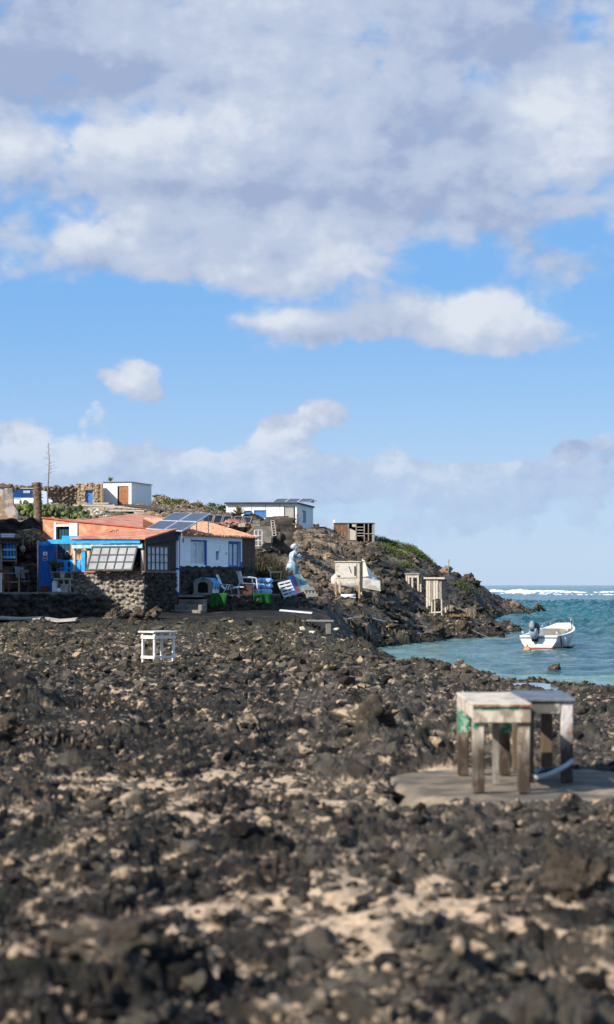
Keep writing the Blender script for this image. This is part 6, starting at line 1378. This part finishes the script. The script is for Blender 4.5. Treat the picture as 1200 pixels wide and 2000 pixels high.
# red bottom paint band: the lowest part of the hull just proud of it
rbm = MB(); lo_ = [[Vector((p.x-(0.006 if abs(p.x) < .02 else 0), p.y*1.008, min(p.z, .075))) for p in r] for r in o_r]
rbm.add([p for r in lo_ for p in r], [(i*n_+j, (i+1)*n_+j, (i+1)*n_+j+1, i*n_+j+1) for i in range(len(ts)-1) for j in range(n_-1)]+[tuple(range(n_))]); rbm.build('bottom_paint', ANTIFOUL, bt)
im = MB(); im.add([p for r in i_r for p in r], [(i*n_+j, i*n_+j+1, (i+1)*n_+j+1, (i+1)*n_+j) for i in range(len(ts)-1) for j in range(n_-1)]+[tuple(range(n_-1, -1, -1))]); im.build('inner_liner', CREAM, bt, True)
gm = MB(); gl, gr_ = [r[0] for r in o_r], [r[-1] for r in o_r]; il, ir = [r[0] for r in i_r], [r[-1] for r in i_r]
for i in range(len(ts)-1):
    for a, b, c, d in ((gl[i], gl[i+1], il[i+1], il[i]), (gr_[i], gr_[i+1], ir[i+1], ir[i])):
        u_ = Vector((0, 0, .035)); out_ = Vector((0, .02 if a.y > 0 else -.02, 0)); gm.prism([a+out_, b+out_, c+u_*0, d], u_)
gm.prism([gl[0], gr_[0], Vector((.16, ir[0].y, gr_[0].z)), Vector((.16, il[0].y, gl[0].z))], (0, 0, .035)); gm.build('gunwale', HULL_W, bt)
MB().box(-.025, .0, -.80, .80, .44, .50).build('transom_rail', GREY_P, bt)
for x in (1.25, 2.45): MB().box(x, x+.30, -.70, .70, .36, .41).build('thwart', CREAM, bt)
MB().prism([(3.0, -.56, .80), (3.95, -.28, .98), (3.95, .28, .98), (3.0, .56, .80)], (0, 0, .035)).build('foredeck', CREAM, bt)
rl = MB()
for s in (-1, 1): rl.tube([(2.9, s*.66, .74), (2.95, s*.66, .98), (3.6, s*.50, 1.10), (4.1, s*.26, 1.2), (4.45, 0, 1.24)], .016, 6); rl.tube([(3.6, s*.48, .86), (3.6, s*.50, 1.10)], .014, 6); rl.tube([(4.1, s*.24, 1.0), (4.1, s*.26, 1.2)], .014, 6)
rl.build('bow_rail', METAL, bt, True)
for y in (-.72, .72): MB().tube([(.12, y, .5), (.12, y, .74), (.30, y, .74), (.30, y, .5)], .014, 6).build('cleat', METAL, bt, True)
MB().lathe([(.001, -.18), (.06, -.15), (.075, 0), (.06, .15), (.001, .18)], 10, (.75, -.90, .30)).build('fender', PLASTIC_W, bt, True); MB().tube([(.30, -.84, .56), (.30, -.90, .10), (.30, -.90, -.05)], .028, 6).build('side_strap', DARK_WOOD, bt, True)
ob = thing('outboard_motor', 'outboard motor with a grey cowl and black cover on the boat transom', 'outboard motor', bt.location, bt.rotation_euler.z)
def sq_ring(cx, cy, z, rx, ry, n_=16, p=.6): return [Vector((cx+rx*math.copysign(abs(math.cos(a))**p, math.cos(a)), cy+ry*math.copysign(abs(math.sin(a))**p, math.sin(a)), z)) for a in np.linspace(0, 2*math.pi, n_, endpoint=False)]
TL_ = Matrix.Translation((-.10, .12, .50))@Matrix.Rotation(R(-32), 4, 'Y')
MB().loft([sq_ring(-.02, 0, .02, .15, .13), sq_ring(-.02, 0, .12, .20, .165), sq_ring(0, 0, .34, .215, .175), sq_ring(.01, 0, .46, .17, .15), sq_ring(.02, 0, .50, .06, .06)]).build('cowl', mat('blue_grey_cowl', (.30, .38, .46), .4, .1, 4, .05, 20, spec=.5), ob, True, xf=TL_)
MB().loft([sq_ring(.10, -.03, .12, .15, .17), sq_ring(.13, -.04, .36, .18, .185), sq_ring(.10, -.03, .54, .16, .15), sq_ring(.05, -.02, .60, .05, .05)]).build('cover', BLACK_P, ob, True, xf=TL_)
MB().loft([sq_ring(-.12, .02, .44, .10, .10), sq_ring(-.02, .03, .60, .12, .12), sq_ring(.04, .03, .70, .07, .08), sq_ring(.05, .03, .74, .02, .02)]).build('cover_fold', GREY_P, ob, True, xf=TL_)
MB().loft([sq_ring(-.02, 0, -.62, .05, .03), sq_ring(-.02, 0, -.30, .07, .05), sq_ring(-.02, 0, .02, .11, .10)]).build('drive_leg', GREY_P, ob, True, xf=TL_)
MB().box(-.12, .03, -.13, .13, -.16, .04).build('clamp_bracket', BLACK_P, ob, bevel=.01, xf=TL_)
pr = MB()
for i in range(3):
    a = i*2.094; pr.prism([Vector((-.20, 0, -.55)), Vector((-.21, .11*math.cos(a+.35), -.55+.11*math.sin(a+.35))), Vector((-.19, .13*math.cos(a), -.55+.13*math.sin(a))), Vector((-.20, .09*math.cos(a-.4), -.55+.09*math.sin(a-.4)))], (.015, 0, 0))
pr.tube([(-.24, 0, -.55), (-.02, 0, -.55)], [.02, .05], 8); pr.build('propeller', GREY_P, ob, xf=TL_)
MB().tube([(.1, .0, .2), (.4, .05, .32), (.62, .06, .30)], .022, 6).build('tiller', BLACK_P, ob, True, xf=TL_)
by = thing('orange_buoy', 'round orange mooring buoy floating beside the boat stern', 'buoy', P(1030, 1271, 96.3)); by.location.z = WZ
MB().lathe([(.001, -.16)]+[(.16*math.cos(a), .02+.16*math.sin(a)) for a in np.linspace(-1.3, 1.3, 11)]+[(.001, .18)], 18).build('float', mat('buoy_orange', (.62, .20, .04), .5, .2, 4, .1, 18, (.60, .45, .30), 3, .58, .1), by, True); MB().tube([(0, 0, .16), (0, 0, .24)], .03, 8).build('eye', BLACK_P, by, True)
# rock pool
pw_ = MB(); pa = [(972, 49.4), (985, 51.6), (1012, 52.4), (1048, 52.6), (1078, 51.8), (1092, 50.0), (1085, 47.6), (1050, 46.6), (1010, 46.4), (985, 47.4)]
pz = -.42
pw_.add([((px-CX)/F*Y, Y, pz) for px, Y in pa], [tuple(range(len(pa)))])
o = pw_.build('rock_pool', M_POOL); o['kind'] = 'structure'

# ------------------------------------------------------------------ the two cleaning tables on their slab
sl = MB(); rng = random.Random(5); ring_ = []
for i in range(110):
    a = 2*math.pi*i/110; x = 1.85+1.12*math.copysign(abs(math.cos(a))**.75, math.cos(a))*(1+.05*math.sin(3*a+1)+.03*math.sin(7*a)+.012*rng.uniform(-1, 1)); y = 20.15+1.58*math.copysign(abs(math.sin(a))**.7, math.sin(a))*(1+.05*math.sin(4*a+2)+.03*math.sin(9*a)+.012*rng.uniform(-1, 1)); ring_.append((x, y))
def slab_ring(f, z, wob):
    return [Vector((1.85+(x-1.85)*f*(1+.10*(f-1)), 20.15+(y-20.15)*f, z+wob*float(perlin(np.array([x*f*3.0]), np.array([y*f*3.0]), 910)[0])+wob*.6*float(perlin(np.array([x*f*9.0]), np.array([y*f*9.0]), 911)[0]))) for x, y in ring_]
sl.loft([slab_ring(1.16, -.20, 0), slab_ring(1.09, -.05, .03), slab_ring(1.05, .0, .03), slab_ring(1.02, .035, .022)]+[slab_ring(f, .05, .012) for f in (.99, .94, .88, .8, .7, .58, .45, .3, .15)])
o = sl.build('concrete_slab', mat('sandy_concrete', (.185, .148, .108), .95, .35, 3.5, .8, 26, (.09, .078, .064), 2.2, .54, .1, col3=(.33, .25, .17), s3=1.4, thr3=.60), None, True); o['kind'] = 'structure'
def mat_table(name, paint, under, rust, dirt, thr):
    M = bpy.data.materials.new(name); M.use_nodes = True; t = M.node_tree; b = t.nodes['Principled BSDF']
    n, put, m, vm, mix, noise, step = mk(t)
    co = n('ShaderNodeTexCoord').outputs['Object']; sp = n('ShaderNodeSeparateXYZ'); t.links.new(co, sp.inputs[0])
    gr = vm('MULTIPLY', co, (14, 14, 3))
    c = mix(step(noise(vm('MULTIPLY', co, (5, 5, 2.2)), 1.6, 8.0, .7), thr-.05, thr+.05), paint+(1,), under+(1,))
    c = mix(m('MULTIPLY', step(noise(gr, 1.2, 8.0, .7), .48, .7), .55), c, (.30, .25, .19, 1))
    c = mix(step(noise(vm('ADD', co, (3, 9, 1)), 5.0, 8.0, .7), .555, .65), c, rust+(1,))
    foot = m('ADD', step(sp.outputs[2], .60, .22), m('MULTIPLY', m('SUBTRACT', noise(vm('MULTIPLY', co, (9, 9, 3)), 1.5, 8.0, .7), .5), 1.4), clamp=True)
    c = mix(foot, c, dirt+(1,))                       # damp and dirt that has crept up the legs
    put(b.inputs['Base Color'], c); b.inputs['Roughness'].default_value = .8
    bp = n('ShaderNodeBump'); bp.inputs['Strength'].default_value = .5; bp.inputs['Distance'].default_value = .01
    put(bp.inputs['Height'], noise(gr, 2.4, 8.0, .7)); put(b.inputs['Normal'], bp.outputs[0]); return M
TBL = mat_table('flaking_white_over_green', (.58, .50, .40), (.25, .20, .14), (.24, .085, .028), (.042, .027, .016), .53)
TBL_T = mat('scrubbed_table_top', (.53, .46, .375), .75, .14, 5, .2, 30, (.33, .29, .24), 4, .53, .08, stretch=(1, .4, 1), col3=(.34, .15, .08), s3=3, thr3=.68)
GRN = mat('green_paint_remains', (.015, .26, .15), .7, .3, 9, .2, 30, (.45, .44, .38), 9, .54, .06)
T1 = thing('cleaning_table', 'narrow wooden table with flaking white and green paint, nearer of the two', 'table', (1.53, 20.0, .06), R(.1))
wx, wy, ht = .235, .98, .712
MB().box(-wx, wx, -wy-.02, wy, ht-.028, ht).build('top', TBL_T, T1, bevel=.006)
MB().box(-wx+.004, wx-.004, -wy-.006, -wy+.022, ht-.155, ht-.031).build('end_apron', TBL, T1, bevel=.005)
MB().box(-wx+.004, -wx+.028, -wy+.024, wy-.03, ht-.125, ht-.031).box(wx-.028, wx-.004, -wy+.024, wy-.03, ht-.125, ht-.031).box(-wx+.03, wx-.03, wy-.03, wy-.004, ht-.125, ht-.031).build('side_apron', TBL, T1, bevel=.004)
MB().box(-wx+.006, wx-.10, -wy-.0085, -wy-.0062, ht-.055, ht-.032).build('green_strip', GRN, T1)
MB().box(-wx-.002, wx+.002, -wy-.027, -wy-.0205, ht-.027, ht-.008).build('rusty_edge', mat('rust_edge', (.22, .075, .03), .9, .3, 12, .3, 40, (.5, .42, .34), 14, .52, .08), T1)
for x, y in ((-wx+.055, -wy+.075), (wx-.055, -wy+.075), (-wx+.055, wy-.06), (wx-.055, wy-.06)):
    l_ = MB().box(x-.047, x+.047, y-.047, y+.047, 0, ht-.16 if y < 0 else ht-.127).build('leg', TBL, T1, bevel=.006)
    if y > 0 or x < 0:
        MB().box(x-.0485 if y > 0 else x-.044, x+.0485 if y > 0 else x-.005, y-.0495, y-.0472, ht-.34 if y > 0 else ht-.2, ht-.13 if y > 0 else ht-.165).build('green_patch', GRN, l_)
MB().bar((.03, .0, 0), (.03, .0, ht-.03), .05, .05).build('middle_prop', GREY_WOOD, T1)
T2 = thing('grey_top_table', 'wooden table with a dark grey top behind the white topped table', 'table', (2.02, 20.85, .06), R(-1.5))
wx, wy, ht = .215, .72, .70
SLT = mat('slate_top', (.085, .095, .115), .5, .3, 4, .2, 30, (.17, .18, .20), 5, .56, .08, spec=.4)
MB().box(-wx-.02, wx+.02, -wy-.03, wy+.02, ht-.03, ht).build('top', SLT, T2, bevel=.006)
MB().box(-wx+.004, wx-.104, -wy-.006, -wy+.022, ht-.13, ht-.033).build('end_apron', mat('grimy_apron', (.10, .095, .085), .85, .3, 5, .3, 30, (.46, .44, .40), 3.2, .55, .05), T2, bevel=.004)
for x in (-wx+.004, wx-.028): MB().box(x, x+.024, -wy+.10, wy-.03, ht-.13, ht-.033).build('side_apron', GREY_WOOD, T2)
TB2 = mat_table('flaking_white_leg', (.62, .58, .56), (.42, .38, .34), (.32, .13, .05), (.05, .036, .028), .60)
TB3 = mat_table('dark_stained_leg', (.10, .085, .065), (.02, .10, .075), (.16, .075, .03), (.10, .065, .035), .55)
for x, y, m3 in ((wx-.05, -wy+.045, TB2), (-wx+.06, -wy+.12, TB3), (wx-.12, wy-.06, TB3), (-wx+.055, wy-.06, TB3)): MB().box(x-.05, x+.05, y-.045, y+.045, 0, ht-.032).build('leg', m3, T2, bevel=.006)
hs2 = thing('grey_hose', 'short grey hose curling from the ground up to the back table leg', 'hose', (0, 0, 0)); hs2.location = (2.0, 20.0, .066)
def hp_(px, py, Y): return P(px, py, Y)-hs2.location
MB().tube([hp_(1118, 1486, 20.05), hp_(1108, 1494, 20.0), hp_(1095, 1502, 19.95), hp_(1076, 1511, 19.9), hp_(1058, 1517, 19.85), hp_(1047, 1517, 19.9)], .021, 10).build('hose', mat('pale_hose', (.36, .41, .44), .5, .12, 6, .1, 20), hs2, True)
MB().tube([(p[0], p[1], max(.03, p[2])) for p in (hp_(1047, 1517, 19.9), hp_(1042, 1514, 20.2), hp_(1046, 1508, 20.7), hp_(1062, 1505, 21.0), hp_(1084, 1505, 21.0))], .024, 10).build('dark_hose_end', BLACK_P, hs2, True)
# white frame table on the rocks
wf = thing('white_frame_table', 'small white wooden frame table standing alone on the dark rocks', 'table', GT(302, 54.6, 0)); wf.location.z = P(302, 1290, 54.6).z; wf.rotation_euler = (0, 0, math.atan2(.68, .73))
WF = mat('white_timber', (.74, .68, .62), .8, .08, 6, .15, 30, (.56, .48, .42), 5, .62, .06)
L1_, L2_, ht = .60, .46, .66
MB().box(-.06, L1_+.05, -.05, L2_+.06, ht-.035, ht).build('top', WF, wf, bevel=.005)
for x, y in ((0, 0), (L1_-.05, 0), (0, L2_-.05), (L1_-.05, L2_-.05)): MB().box(x, x+.05, y, y+.05, -.25, ht-.037).build('leg', WF, wf)
for z0, z1 in ((ht-.17, ht-.10), (.04, .10)):
    MB().box(-.022, L1_+.01, -.024, -.002, z0, z1).build('long_rail', WF, wf); MB().box(-.024, -.002, .0, L2_, z0, z1).build('side_rail', WF, wf)
    MB().box(.0, L1_, L2_+.002, L2_+.024, z0, z1).build('rear_rail', WF, wf)
